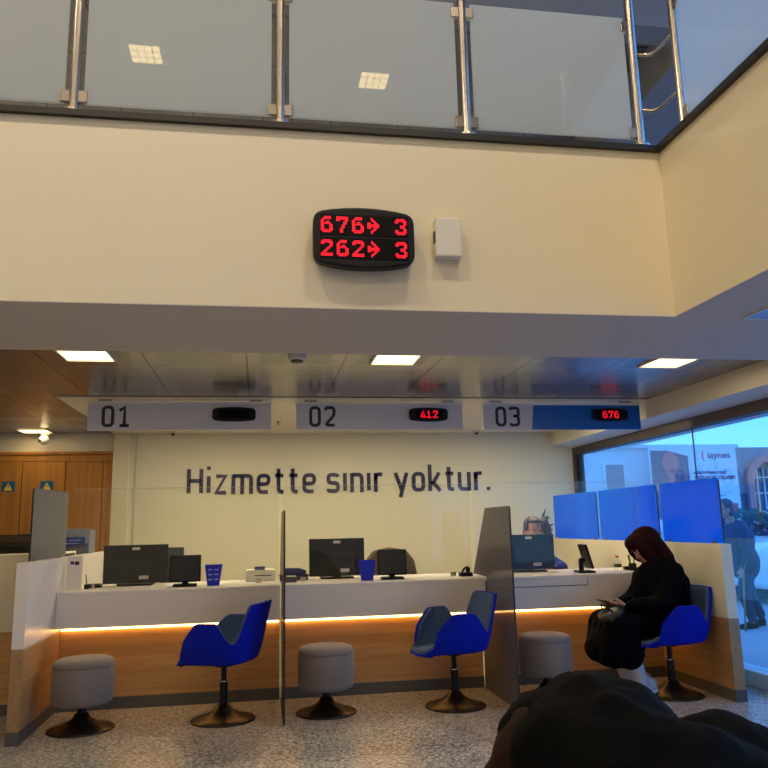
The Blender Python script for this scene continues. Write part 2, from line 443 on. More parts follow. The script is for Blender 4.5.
# ------------------------------------------------------------------ the room
XL, XR, YF, YB = -6.0, 3.58, -4.5, 8.25
ZC, ZS, ZT, ZH = 2.22, 2.12, 2.93, 6.2
struct(boxobj('floor', (XL-.1, YF-.1, -.12), (XR+.02, YB+.15, 0), M['floor']))
struct(boxobj('wall_back', (-1.36, YB, 0), (XR+.1, YB+.15, ZC+.05), M['backglass']))
struct(boxobj('wall_back_left', (XL, YB+.02, 0), (-1.52, YB+.17, ZC+.05), M['wall']))
struct(boxobj('trim_1', (-1.52, YB-.04, 0), (-1.36, YB+.15, ZC+.02), M['pillar'], bevel=.004))
struct(boxobj('wall_left', (XL-.15, YF, 0), (XL, YB+.15, ZH), M['wall']))
struct(boxobj('wall_front', (XL-.15, YF-.15, 0), (XR+.1, YF, ZH), M['wall']))
struct(boxobj('wall_back_upper', (XL, YB, ZT), (XR+.1, YB+.15, ZH), M['wall']))
struct(boxobj('trim_2', (-1.3, YB-.012, .9), (-1.285, YB, ZC), M['edge']))
# lower ceiling: metal tiles, plaster margin over the counters
struct(boxobj('ceiling', (XL, 3.9, ZC), (XR+.1, YB+.15, ZC+.06), M['tiles']))
struct(boxobj('ceiling_plaster', (-1.53, 5.94, ZC-.006), (3.30, YB, ZC), M['plaster']))
struct(boxobj('ceiling_tile_border', (-1.55, 5.925, ZC-.003), (3.30, 5.94, ZC), M['dark']))
# mezzanine slab with dropped beam, parapet faces towards the hall
b = B()
b.prism([(3.1, ZS), (3.95, ZS), (3.95, ZC+.07), (YB+.15, ZC+.07), (YB+.15, ZT), (3.1, ZT)], 'x', XL, 1.88)
struct(b.make('ceiling_mezzanine_slab', M['parapet']))
b = B().prism([(1.88, YF), (XR, YF), (XR, YB+.1), (1.88, YB+.1)], 'z', ZC+.07, ZT)
b.box((1.88, YF, ZS), (XR, 3.95, ZC+.07))
struct(b.make('ceiling_mezzanine_side_slab', M['parapet']))
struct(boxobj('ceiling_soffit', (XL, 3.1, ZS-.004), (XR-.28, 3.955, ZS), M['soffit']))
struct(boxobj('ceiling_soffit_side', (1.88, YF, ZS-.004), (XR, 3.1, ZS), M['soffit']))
# dark nosing at the slab's edge
b = B().box((XL, 3.075, ZT), (1.855, 3.2, ZT+.028)).box((1.855, YF, ZT), (1.98, 3.2, ZT+.028))
struct(b.make('trim_3', M['dark']))
struct(boxobj('ceiling_hall', (XL-.1, YF-.1, ZH), (XR+.2, 4.4, ZH+.1), M['tiles']))
struct(boxobj('ceiling_upstairs', (XL-.1, 4.4, 4.75), (XR+.2, YB+.15, 4.85), M['tiles_up']))
struct(boxobj('ceiling_upstairs_beam', (XL-.1, 4.3, 4.55), (XR+.2, 4.5, ZH), M['greybeam']))
struct(boxobj('ceiling_upstairs_beam_side', (2.9, 4.5, 4.4), (XR+.1, YB, 4.75), M['greybeam']))
# bulkhead along the window
struct(B().prism([(3.29, 2.06), (XR+.1, 2.02), (XR+.1, ZC+.03), (3.29, ZC+.03)], 'y', 3.95, YB).make('ceiling_bulkhead', M['plaster']))
# window wall, ground floor
t = bpy.data.objects.new('window_1', None); COL.objects.link(t); struct(t); t.location = (XR, 4, 0)
def wpart(name, a, b, m, bevel=0):
    off = V((XR, 4, 0)); return boxobj(name, V(a)-off, V(b)-off, m, t, bevel)
wpart('window_head', (3.55, YF, 1.95), (3.66, YB, 2.06), M['frame'])
wpart('window_jamb', (3.55, YB-.06, .0), (3.66, YB, 1.95), M['frame'])
wpart('window_jamb', (3.575, YB-.11, .12), (3.60, YB-.06, 1.95), M['dark'])
wpart('window_sill', (3.52, YF, 0), (3.68, YB-.06, .11), M['sill'], .006)
for y in (YB-.11, 5.84, 3.5, 1.2, -1.1, -3.4):
    if y < 8: wpart('mullion', (3.592, y-.004, .11), (3.602, y+.004, 1.95), M['dark'])
ys = [YF, -3.4, -1.1, 1.2, 3.5, 5.84, YB-.06]
for y0, y1 in zip(ys, ys[1:]): wpart('pane', (3.592, y0+.008, .11), (3.602, y1-.008, 1.95), M['window_glass'])
# window wall, upstairs
t = bpy.data.objects.new('window_2', None); COL.objects.link(t); struct(t); t.location = (XR, 4, ZT)
off2 = V((XR, 4, ZT))
def wp2(name, a, b, m): return boxobj(name, V(a)-off2, V(b)-off2, m, t)
wp2('window_head', (3.55, YF, 5.3), (3.68, YB, ZH), M['frame'])
wp2('window_sill', (3.55, YF, ZT), (3.68, YB, ZT+.1), M['frame'])
for y in (-2, 0.2, 2.4, 4.6, 6.8): wp2('mullion', (3.57, y-.03, ZT+.1), (3.64, y+.03, 5.3), M['frame'])
wp2('pane', (3.6, YF, ZT+.1), (3.61, YB, 5.3), M['window_glass'])
struct(boxobj('wall_right_spandrel', (3.62, YF, 2.03), (3.74, YB+.15, ZT+.02), M['facade']))

# wooden door panels at the back left
t = bpy.data.objects.new('door_1', None); COL.objects.link(t); struct(t); t.location = (-2.6, YB, 0)
def dp(name, x0, x1, z0, z1, d0, d1, m, bv=.003):
    return boxobj(name, (x0+2.6, -d1, z0), (x1+2.6, -d0, z1), m, t, bv)
dp('door_frame', -4.6, -1.525, 2.0, 2.03, -.02, .03, M['door']); dp('door_frame', -1.55, -1.525, 0, 2.0, -.02, .03, M['door'])
dp('door_head', -4.6, -1.55, 1.93, 1.998, -.02, .012, M['door'])
for x0, x1 in ((-4.58, -3.7), (-3.69, -2.83), (-2.82, -2.41), (-2.40, -1.99), (-1.98, -1.62), (-1.612, -1.552)):
    dp('door_panel', x0, x1, .01, 1.925, -.02, .012, M['door'])
for i, (xc, zc) in enumerate(((-2.53, 1.678), (-2.16, 1.678))):
    s = thing('warning_sticker', ['blue and yellow warning sticker on the wooden door, the left one', 'blue and yellow warning sticker on the wooden door, half behind the grey panel'][i], 'sticker', (xc, YB-.0125, zc), 0, 'warning stickers on the wooden door')
    boxobj('backing', (-.062, -.002, -.052), (.062, 0, .052), M['teal'], s)
    B().prism([(-.042, -.04), (.042, -.04), (0, .036)], 'y', -.0035, -.002).make('warning_triangle', M['yellow'], s)
    B().prism([(-.005, -.012), (.008, -.004), (.001, .014), (-.006, .004)], 'y', -.0042, -.0035).make('symbol', M['dark'], s)

# ------------------------------------------------------------------ slogan and signs
t = thing('wall_slogan', 'navy lettering reading Hizmette sınır yoktur. on the back wall', 'lettering', (-.765, YB, 1.585))
write('Hizmette sınır yoktur.', lambda x, y, d: (x, -d, y), .29, M['letter'], t, .012, .30, .138, width=3.31)
def led_panel(parent, c, w, h, hend, r, depth):
    x, y, z = c
    B().prism([(x+u, z+v) for u, v in barrel(w, h, hend, r)], 'y', y-depth, y).make('display_housing', M['black'], parent, bevel=.004)
xs = ((-1.315, .08, 'left'), (.277, 1.652, 'middle'), (1.83, 3.232, 'right'))
for i, (x0, x1, w) in enumerate(xs):
    lab = ['grey hanging sign 01 with an unlit black display', 'grey hanging sign 02 with red digits 412', 'grey and blue hanging sign 03 with red digits 676'][i]
    t = thing('counter_sign', lab, 'sign', (x0, 6.02, 1.97), 0, None)
    W = x1-x0
    if i < 2: boxobj('sign_board', (0, 0, 0), (W, .05, .205), M['sign'], t, .003)
    else:
        B().prism([(0, 0), (.42, 0), (.44, .205), (0, .205)], 'y', 0, .05).make('sign_board', M['sign'], t)
        B().prism([(.42, 0), (W, 0), (W, .205), (.44, .205)], 'y', 0, .05).make('blue_panel', M['sign_blue'], t)
    boxobj('top_rail', (-.004, -.004, .205), (W+.004, .054, .225), M['offwhite'], t, .002)
    for k in (.12, W-.12): boxobj('bracket', (k-.05, .01, .225), (k+.05, .04, .2435), M['steel'], t)
    write('0'+str(i+1), lambda x, y, d: (.105+x, -d, .035+y), .165, M['digit'], t, .003, .30, .15, name='numeral')
    cx = [.935+.165, 1.085, 1.125][i]; cw = .335 if i < 1 else .325
    cx = [(-.21+1.315), (1.36-.277), (2.95-1.83)][i]
    led_panel(t, (cx, 0, .122), cw, .115, .09, .028, .022)
    boxobj('display_window', (cx-.115, -.0235, .088), (cx+.115, -.021, .156), M['led_off'], t)
    if i:
        p = .0062; s = ['', '412', '676'][i]
        for k, ch in enumerate(s): led_glyph(ch, cx-.07+k*.052, .122+p*5, -.0235, p, t)
# main display on the parapet
t = thing('queue_display', 'black LED queue display with red numbers on the parapet wall', 'display', (.430, 3.1, 2.410))
boxobj('wall_bracket', (-.12, -.03, -.06), (.12, 0, .06), M['black'], t)
B().prism(barrel(.436, .272, .218, .045), 'y', -.085, -.03).make('display_housing', M['black'], t, bevel=.009, seg=3)
boxobj('display_window', (-.19, -.0875, .005), (.19, -.084, .098), M['led_off'], t); boxobj('display_window', (-.19, -.0875, -.098), (.19, -.084, -.005), M['led_off'], t)
p = .00735
for row, (s, z1) in enumerate((('676>', .089), ('262>', -.016))):
    for k, ch in enumerate(s): led_glyph(ch, -.187+k*.0665, z1, -.0875, p, t, 'led_arrow' if ch == '>' else 'led_digit')
    led_glyph('3', .132, z1, -.0875, p, t)
t = thing('chime_box', 'small off-white plastic box mounted beside the queue display', 'wall box', (.808, 3.1, 2.44))
boxobj('case', (-.058, -.055, -.09), (.058, 0, .09), M['offwhite'], t, .006)
boxobj('side_slot', (-.061, -.04, -.022), (-.0575, -.015, .03), M['dark'], t)

# ------------------------------------------------------------------ balustrade upstairs
def post(x, y, label, sides):
    t = thing('balustrade_post', label, 'post', (x, y, ZT+.028), 0, None)
    B().lathe([(0, 0), (.045, 0), (.045, .012), (.021, .016), (.021, 1.1), (0, 1.1)], n=24).make('pole', M['steel'], t, smooth=False, bevel=0)
    for sx, sy in sides:
        for z in (.05, .62):
            B().box((sx*.035-.02 if sx else -.012, sy*.035-.02 if sy else -.012, z), (sx*.035+.02 if sx else .012, sy*.035+.02 if sy else .012, z+.055)).make('glass_clamp', M['steel'], t, bevel=.004)
    return t
for o_, (x, w) in enumerate(((-1.67, 'outside the left edge'), (-.80, 'first from the left'), (.075, 'second from the left, above the queue display'), (.935, 'third from the left'))):
    post(x, 3.12, 'round steel post of the glass railing, ' + w, ((-1, 0), (1, 0)))
post(1.80, 3.12, 'round steel post left of the railing corner, carrying two curved rods', ((-1, 0),))
post(1.915, 2.93, 'round steel post right of the railing corner', ((0, -1),))
post(1.915, 2.06, 'round steel post of the side railing, outside the right edge', ((0, 1), (0, -1)))
gx = [-1.67, -.80, .075, .935, 1.80]
names = ['tinted glass railing panel at the far left', 'tinted glass railing panel reflecting a square lamp, left', 'tinted glass railing panel above the queue display', 'tinted glass railing panel beside the curved rods']
for k, (x0, x1) in enumerate(zip(gx, gx[1:])):
    tag(boxobj('glass_railing_panel', (x0+.04, 3.114, 3.005), (x1-.04, 3.126, 3.655), M['rail_glass']), names[k], 'glass panel')
tag(boxobj('glass_railing_panel', (1.909, 2.10, 3.005), (1.921, 2.89, 3.655), M['rail_glass']), 'bright blue glass railing panel on the right side of the void', 'glass panel')
tag(boxobj('glass_railing_panel', (1.909, 1.2, 3.005), (1.921, 2.02, 3.655), M['rail_glass']), 'glass railing panel at the top right corner of the photo', 'glass panel')
for z, w in ((3.46, 'upper'), (3.16, 'lower')):
    pts = [(1.815, 3.115, z), (1.845, 3.09, z-.002), (1.87, 3.06, z-.004), (1.89, 3.02, z-.002), (1.905, 2.975, z+.004), (1.915, 2.94, z+.006)]
    pts = [(1.815, 3.112, z), (1.85, 3.108, z-.006), (1.878, 3.095, z-.008), (1.895, 3.06, z-.004), (1.906, 3.0, z+.002), (1.914, 2.945, z+.006)]
    tag(B().tube(pts, .009, 10).make('curved_rod', M['steel'], smooth=True), w + ' curved steel rod joining the two corner posts', 'rod')
b = B().tube([(XL+.1, 3.12, 4.075), (1.80, 3.12, 4.075)], .022, 16)
tag(b.make('handrail', M['steel'], smooth=True), 'round steel handrail on top of the railing posts', 'handrail')
b = B().tube([(1.915, 2.95, 4.075), (1.915, YF+.1, 4.075)], .022, 16)
tag(b.make('handrail', M['steel'], smooth=True), 'round steel handrail along the side railing', 'handrail')

# ------------------------------------------------------------------ lamps
def ceil_lamp(x, y, z, s, label, mat, group, cells=(1, 1), depth=.012):
    t = thing('ceiling_light', label, 'ceiling light', (x, y, z), 0, group)
    h = s/2
    b = B(); w = .012
    b.box((-h-w, -h-w, -depth), (h+w, -h, 0)).box((-h-w, h, -depth), (h+w, h+w, 0)).box((-h-w, -h, -depth), (-h, h, 0)).box((h, -h, -depth), (h+w, h, 0))
    for i in range(1, cells[0]): q = -h+s*i/cells[0]; b.box((q-.004, -h, -depth), (q+.004, h, -.004))
    for i in range(1, cells[1]): q = -h+s*i/cells[1]; b.box((-h, q-.004, -depth), (h, q+.004, -.004))
    b.make('lamp_frame', M['white'], t)
    boxobj('diffuser', (-h, -h, -.004), (h, h, -.001), mat, t)
    return t
for (x, y, w) in ((-1.005, 4.50, 'left of sign 01, near the beam'), (.82, 4.50, 'above the middle sign, near the beam'), (2.64, 4.49, 'above the rightmost sign, near the beam'), (-2.235, 7.98, 'deep at the left, in front of the wooden door'), (-2.83, 4.5, 'outside the left edge'), (-4.4, 7.98, 'farthest left, out of sight')):
    ceil_lamp(x, y, ZC-.001, .262, 'lit square ceiling lamp ' + w, M['warm'], 'lamps in the lower ceiling')
ceil_lamp(2.50, 2.80, ZS-.005, .56, 'unlit bluish square panel in the soffit at the right edge', M['lamp_off'], None, depth=.006)
for i, x in enumerate((-.6, .95, 2.5)):  # unseen lamps added behind the signs to brighten the back wall
    ceil_lamp(x, 6.75, ZC-.007, .2, ['added recessed lamp hidden behind the leftmost sign', 'added recessed lamp hidden behind the middle sign', 'added recessed lamp hidden behind the rightmost sign'][i], M['warm'], 'added recessed lamps hidden behind the signs')
for (x, y, w) in ((-3.7, -1.4, 'far row, left'), (-1.24, -1.32, 'far row, middle'), (1.24, -1.5, 'far row, right'), (-3.7, .9, 'near row, left'), (-1.24, .9, 'near row, middle'), (1.19, .9, 'near row, right'), (-3.7, -3.6, 'hindmost row, left'), (-1.24, -3.6, 'hindmost row, middle'), (1.19, -3.6, 'hindmost row, right')):
    ceil_lamp(x, y, ZH-.001, .31, 'square gridded lamp high in the hall ceiling, ' + w, M['hall_lamp'], 'lamps in the hall ceiling', (4, 3), .006)
def area(name, loc, size, power, col, rot=(0, 0, 0), sy=None):
    l = bpy.data.lights.new(name, 'AREA'); l.energy = power; l.color = col; l.size = size
    if sy: l.shape = 'RECTANGLE'; l.size_y = sy
    o = bpy.data.objects.new(name, l); COL.objects.link(o); o.location = loc; o.rotation_euler = rot; return o
WARM = (1.0, .82, .55)
for x in (-3.7, -1.24, 1.19):
    for y, e in ((.9, 62), (-3.6, 40)): area('hall_lamp_light', (x, y, ZH-.03), .30, e, (1, .84, .62))
for x in (-3.2, -.6, 1.9):  # unseen lamps added upstairs to light the railing glass from behind
    ceil_lamp(x, 7.3, 4.749, .5, 'added square lamp in the upstairs ceiling, ' + {-3.2: 'left', -.6: 'middle', 1.9: 'right'}[x], M['hall_lamp'], 'added lamps in the upstairs ceiling')
    area('upstairs_fill_light', (x, 7.3, 4.73), .5, {-3.2: 34, -.6: 26, 1.9: 8}[x], (1, .94, .84))
for x, y, e in ((-1.005, 4.5, 6), (.82, 4.5, 6), (2.64, 4.49, 6), (-2.235, 7.9, 1.2), (-2.83, 4.5, 5)): area('lamp_light', (x, y, ZC-.02), .25, e, WARM)
for x in (-.6, .95, 2.5): area('lamp_light', (x, 6.75, ZC-.03), .2, 21, (1, .87, .58))  # added fill for the staff side, from the hidden lamps

# small ceiling devices
def dome_cam(x, y, z, s, label, m='offwhite'):
    t = thing('dome_camera', label, 'camera', (x, y, z), 0, None)
    B().lathe([(0, 0), (s, 0), (s, -s*.45), (s*.85, -s*.6), (0, -s*.6)], n=24).make('housing', M[m], t)
    B().lathe([(s*.62, -s*.55), (s*.55, -s*.95), (s*.3, -s*1.2), (0, -s*1.27)], n=24).make('dome', M['black'], t, smooth=True)
dome_cam(-.9, 8.05, ZC-.006, .035, 'small dome camera above the start of the slogan')
dome_cam(2.36, 8.05, ZC-.006, .035, 'small dome camera between the middle and right signs')
t = thing('bullet_camera', 'white camera under the ceiling above the wooden door', 'camera', (-2.17, 8.1, ZC))
B().lathe([(0, 0), (.04, 0), (.04, -.03), (.02, -.05), (0, -.05)], n=20).make('mount', M['offwhite'], t)
B().ell((0, -.02, -.085), (.05, .055, .05)).make('housing', M['offwhite'], t, smooth=True)
B().ell((-.028, -.062, -.098), (.018, .012, .018)).make('lens', M['black'], t, smooth=True)
t = thing('smoke_detector', 'round grey smoke detector in the ceiling above the leftmost sign', 'smoke detector', (.212, 4.46, ZC))
B().lathe([(0, 0), (.055, 0), (.055, -.02), (.04, -.03), (0, -.032)], n=28).make('base', M['offwhite'], t)
B().lathe([(.036, -.03), (.036, -.04), (.028, -.045), (0, -.045)], n=28).make('sensor', M['plinth'], t)
t = thing('sprinkler', 'small sprinkler head between the left and middle signs', 'sprinkler', (.165, 7.3, ZC-.006))
B().lathe([(0, 0), (.03, 0), (.03, -.004), (.008, -.008), (.008, -.03), (.018, -.034), (0, -.036)], n=20).make('head', M['steel'], t)

# ------------------------------------------------------------------ partitions and counters
def partition(name, x0, x1, y0, y1, label, zt):
    t = thing(name, label, 'partition wall', ((x0+x1)/2, y0, 0)); O = V(((x0+x1)/2, y0, 0))
    def q(n, a, b, m, bv=0): return boxobj(n, V(a)-O, V(b)-O, m, t, bv)
    q('upper_panel', (x0, y0, .535), (x1, y1, zt), M['white'] if x0 < 0 else M['wall'], .002)
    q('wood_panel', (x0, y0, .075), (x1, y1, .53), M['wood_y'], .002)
    q('shadow_gap', (x0+.004, y0+.004, .53), (x1-.004, y1, .535), M['sign'])
    q('plinth', (x0-.002, y0-.002, 0), (x1+.002, y1, .075), M['plinth'])
    return t
partition('partition_wall', -1.44, -1.37, 4.94, 7.9, 'low white and oak partition wall at the left end of the counters', 1.03)
partition('partition_wall', 3.12, 3.20, 4.86, 8.24, 'low cream and oak partition wall beside the window', 1.025)
labs = ['white and oak counter unit below the leftmost sign, beside the left partition', 'white and oak counter unit in the middle, between both smoked dividers', 'white and oak counter unit on the right, where the person sits']
for i, (x0, x1) in enumerate(((-1.368, .146), (.164, 1.661), (1.679, 3.118))):
    t = thing('service_counter', labs[i], 'counter', (x0, 5.62, 0), 0, None); W = x1-x0
    boxobj('worktop', (0, 0, .775), (W, .72, .80), M['white'], t, .003)
    boxobj('fascia', (0, .001, .56), (W, .022, .775), M['white'], t)
    boxobj('canopy', (0, .022, .572), (W, .14, .584), M['white'], t)
    boxobj('wood_panel', (0, .14, .08), (W, .165, .775), M['wood'], t)
    boxobj('plinth', (0, .135, 0), (W, .165, .08), M['plinth'], t)
    boxobj('light_strip', (.01, .120, .533), (W-.01, .14, .552), M['strip'], t)
    if i == 2:
        b = B().box((.2, -.003, .722), (.79, .001, .726)).box((.79, -.003, .722), (.794, .001, .775)).box((.2, -.003, .722), (.204, .001, .775))
        b.make('drawer_seam', M['plinth'], t)
t = thing('side_counter', 'cream and oak counter beyond the left partition wall', 'counter', (-4.0, 5.76, 0))
boxobj('upper_panel', (0, 0, .54), (2.55, .06, 1.045), M['wall'], t); boxobj('wood_panel', (0, 0, .07), (2.55, .06, .54), M['wood'], t)
boxobj('plinth', (0, -.002, 0), (2.55, .06, .07), M['plinth'], t); boxobj('worktop', (0, 0, 1.045), (2.55, .72, 1.06), M['wall'], t, .003)
boxobj('rear_panel', (0, .68, 0), (2.55, .72, 1.045), M['wall'], t)
t = thing('back_office_cabinet', 'cream cabinet behind the left partition wall', 'cabinet', (-2.15, 6.65, 0))
boxobj('body', (0, 0, 0), (.68, .4, 1.0), M['wall'], t); boxobj('top', (-.01, -.01, 1.0), (.69, .41, 1.015), M['white'], t)

# dividers
def divider(x, label, mat):
    t = thing('glass_divider', label, 'glass divider', (x, 5.0, 0)); O = 5.0
    prof = [(4.99, .012), (5.742, .012), (5.742, .54), (5.60, .54), (5.60, .812), (5.95, .812), (5.565, 1.30), (5.55, 1.315), (5.0, 1.315), (4.99, 1.305)]
    B().prism([(y-O, z) for y, z in prof], 'x', -.005, .005).make('pane', mat, t)
    boxobj('front_edge', (-.0055, -.012, .012), (.0055, -.0098, 1.3), M['dark'], t)
    B().prism([(y-O, z) for y, z in ((4.99, 0), (5.742, 0), (5.742, .012), (4.99, .012))], 'x', -.008, .008).make('floor_rail', M['steel'], t)
divider(.155, 'smoked glass divider seen edge-on between the left and middle counters', M['pale_film'])
divider(1.67, 'smoked glass divider standing between the middle and right counters', M['grey_film'])
for i, (y0, y1) in enumerate(((4.875, 5.665), (5.73, 6.80), (6.855, 7.93))):
    t = thing('blue_screen', ['bright blue glass screen on the right partition, nearest the camera', 'bright blue glass screen on the right partition, the middle one', 'bright blue glass screen on the right partition, farthest back'][i], 'privacy screen', (3.16, y0, 1.025))
    L = y1-y0; prof = fillet([(0, .004), (L, .004), (L, .455), (0, .455)], .02, True, 4)
    B().prism([(q.x, q.y) for q in prof], 'x', -.004, .004).make('pane', M['blue_film'], t)
    boxobj('front_edge', (-.0045, -.005, .02), (.0045, 0, .44), M['dark'], t)
    for k in (.1, L-.1): boxobj('clip', (-.012, k-.02, 0), (.012, k+.02, .02), M['steel'], t)
t = thing('grey_screen', 'grey film glass screen on the left partition wall', 'privacy screen', (-1.41, 5.09, 1.03))
B().prism([(0, .004), (.87, .004), (.87, .455), (.86, .465), (.02, .455), (0, .44)], 'x', -.004, .004).make('pane', M['grey_panel'], t)
boxobj('front_edge', (-.005, -.008, .004), (.005, 0, .45), M['dark'], t)
for k in (.1, .7): boxobj('clip', (-.012, k-.02, 0), (.012, k+.02, .02), M['steel'], t)
for i, (x0, x1) in enumerate(((-1.36, .14), (.175, 1.655), (1.69, 3.11))):
    t = thing('counter_glass', 'clear protective glass on the %s counter' % ('left', 'middle', 'right')[i], 'glass screen', (x0, 5.96, .80), 0, None)
    W = x1-x0
    boxobj('pane', (0, -.003, .02), (W, .003, .72), M['clear'], t)
    boxobj('top_edge', (0, -.003, .72), (W, .003, .722), M['edge'], t)
    for k in (.15, W-.15): boxobj('clip', (k-.02, -.012, 0), (k+.02, .012, .03), M['steel'], t)

# ------------------------------------------------------------------ stools and chairs
def disc_base(parent, r=.2):
    B().lathe([(0, 0), (r, 0), (r*1.005, .006), (r*.97, .012), (r*.75, .022), (r*.5, .04), (r*.28, .068), (r*.19, .10), (0, .10)], n=56).make('base', M['bronze'], parent, smooth=True)
def make_stool(label, loc, stem=.155, top=.425):
    t = thing('round_stool', label, 'stool', loc, 0, 'round felt stools')
    disc_base(t)
    B().lathe([(0, .09), (.024, .09), (.024, stem+.03), (0, stem+.03)], n=20).make('stem', M['black'], t)
    R = .185; z0 = stem; z1 = top
    B().lathe([(0, z0), (R-.03, z0), (R-.008, z0+.01), (R, z0+.03), (R+.004, (z0+z1)/2), (R, z1-.045), (R-.004, z1-.036), (R-.003, z1-.03), (R-.01, z1-.012), (R-.035, z1-.001), (R*.5, z1+.004), (0, z1+.004)], n=64).make('cushion', M['stool'], t, smooth=True)
    b = B(); n = 64
    b.tube([((R+.001)*math.cos(2*PI*k/n), (R+.001)*math.sin(2*PI*k/n), z1-.038) for k in range(n+1)], .0025, 6); b.make('piping', M['stool'], t, smooth=True)
    return t
s0 = make_stool('taupe felt round stool at the far left, beside the partition wall', (-1.09, 5.24, 0))
dup(s0, (.44, 5.28, 0), 0, 'taupe felt round stool in the middle, under the middle sign')
dup(s0, (1.99, 5.33, 0), 0, 'taupe felt round stool behind the smoked divider, at the right counter')
def smoothstep(a, b, x): t = max(0, min(1, (x-a)/(b-a))); return t*t*(3-2*t)
def rim(th):
    """height of the shell's rim above the seat and its outward lean, by angle from the front (degrees)"""
    d = abs(th)
    arm = smoothstep(22, 60, d); notch = smoothstep(98, 122, d); back = smoothstep(124, 148, d)
    h = .012+arm*.225-notch*.125+back*.232
    return h, arm, back
def shell_pt(th, s, off):
    """th deg, s 0..1 from the seat's centre to the rim, off = offset to the outside"""
    r = math.radians(th); c, sn = math.cos(r), math.sin(r)
    n = 3.0; R = 1/((abs(c)/(.262 if c > 0 else .20))**n+(abs(sn)/.235)**n)**(1/n)
    h, arm, back = rim(th)
    if abs(th) < 60: R += .02*(1-smoothstep(10, 60, abs(th)))
    if s < .5:
        k = s/.5; rr = R*.93*k; z = .055*k**3*arm*.4+.006*(1-k); nrm = V((0, 0, -1)).lerp(V((c, sn, -.6)), smoothstep(.75, 1, k))
    else:
        k = (s-.5)/.5; a = k
        rr = R*.93+R*.07*math.sin(min(1, a*2.2)*PI/2)
        z = .022*arm+h*a*1.0
        lean = (.025*arm+.025*back)*a+(.02*back)*a*a
        rr += lean
        nrm = V((c, sn, -.6*(1-smoothstep(0, .25, a))-.12))
        if abs(th) < 40: z = -.004*a+h*a*.5; rr = R*.93+R*.07*a; nrm = V((c*.5, sn*.5, -1))
    # the front of the arms rakes back towards the top
    x, y = rr*c, rr*sn
    if s > .5 and abs(th) < 92:
        x -= .085*((s-.5)/.5)*arm*smoothstep(92, 50, abs(th))
    nrm.normalize()
    return V((x, y, z))+nrm*off
def shell_mesh(name, mat, parent, o0, o1, z0, s1=1.0):
    bm = bmesh.new(); NT, NS = 120, 22; rows = {}
    for side, off in ((0, o0), (1, o1)):
        for j in range(NS+1):
            s = j/NS*s1
            if j == 0: rows[side, 0] = [bm.verts.new(shell_pt(180, 0, off)+V((0, 0, z0)))]
            else: rows[side, j] = [bm.verts.new(shell_pt(-180+360*i/NT, s, off)+V((0, 0, z0))) for i in range(NT)]
    for side in (0, 1):
        for j in range(NS):
            A, C = rows[side, j], rows[side, j+1]
            for i in range(NT):
                k = (i+1) % NT
                if len(A) == 1: bm.faces.new((A[0], C[i], C[k]))
                else: bm.faces.new((A[i], C[i], C[k], A[k]))
    A, C = rows[0, NS], rows[1, NS]
    for i in range(NT): bm.faces.new((A[i], A[(i+1) % NT], C[(i+1) % NT], C[i]))
    b = B(); b.bm.free(); b.bm = bm
    o = b.make(name, mat, parent, bevel=.006, seg=3, smooth=True)
    return o
def make_chair(label, loc, rz):
    t = thing('swivel_armchair', label, 'chair', loc, rz, 'blue swivel armchairs')
    disc_base(t, .205)
    B().lathe([(0, .09), (.026, .09), (.026, .235), (.017, .237), (.017, .345), (0, .345)], n=24).make('column', M['black'], t)
    B().lathe([(0, .235), (.0275, .235), (.0275, .242), (0, .242)], n=24).make('collar', M['steel'], t)
    B().lathe([(0, .33), (.06, .33), (.075, .352), (0, .352)], n=24).make('mounting_plate', M['black'], t)
    shell_mesh('shell', M['chairblue'], t, .0, .020, .365)
    shell_mesh('inner_upholstery', M['chairgrey'], t, -.022, .0, .365, .99)
    return t
D = math.radians
c0 = make_chair('empty blue armchair at the left counter, turned slightly to the wall', (-.225, 5.26, 0), D(160))
dup(c0, (1.305, 5.24, 0), D(187), 'empty blue armchair with slate lining at the middle counter')
dup(c0, (2.838, 5.16, 0), D(187), 'blue armchair at the right counter carrying the seated person')

# ------------------------------------------------------------------ things on the counters
ZW = .80
def monitor(x, y, w, h, z0, label, rz=0):
    t = thing('monitor', label, 'monitor', (x, y, ZW), rz, None)
    B().box((-w/2, -.012, z0), (w/2, .018, z0+h)).make('casing', M['mon'], t, bevel=.006)
    boxobj('screen', (-w/2+.01, .018, z0+.012), (w/2-.01, .0195, z0+h-.01), M['blackgloss'], t)
    boxobj('logo', (-.028, -.0135, z0+h-.038), (.028, -.012, z0+h-.018), M['offwhite'], t)
    boxobj('rear_housing', (-w*.28, -.024, z0+.05), (w*.28, -.012, z0+h*.62), M['mon'], t, .006)
    boxobj('sticker', (w*.06, -.0255, z0+.028), (w*.06+.07, -.024, z0+.055), M['sign'], t)
    boxobj('neck', (-.03, .0, .012), (.03, .03, z0+.1), M['black'], t)
    boxobj('foot', (-.13, -.07, 0), (.13, .13, .012), M['black'], t, .004)
monitor(-.935, 6.15, .475, .285, .015, 'black monitor with its back to the hall on the left counter')
monitor(.605, 6.15, .44, .29, .02, 'black monitor with its back to the hall on the middle counter')
monitor(2.205, 6.15, .44, .285, .018, 'black monitor in front of the clerk on the right counter')
t = thing('scanner_screen', 'grey screen half hidden behind the monitor of the left counter', 'screen', (-.70, 6.36, 0.80))
boxobj('casing', (-.10, -.01, .03), (.10, .012, .27), M['mon2'], t, .004); boxobj('stand', (-.02, .0, 0), (.02, .02, .1), M['black'], t); boxobj('foot', (-.07, -.04, 0), (.07, .06, .01), M['black'], t)
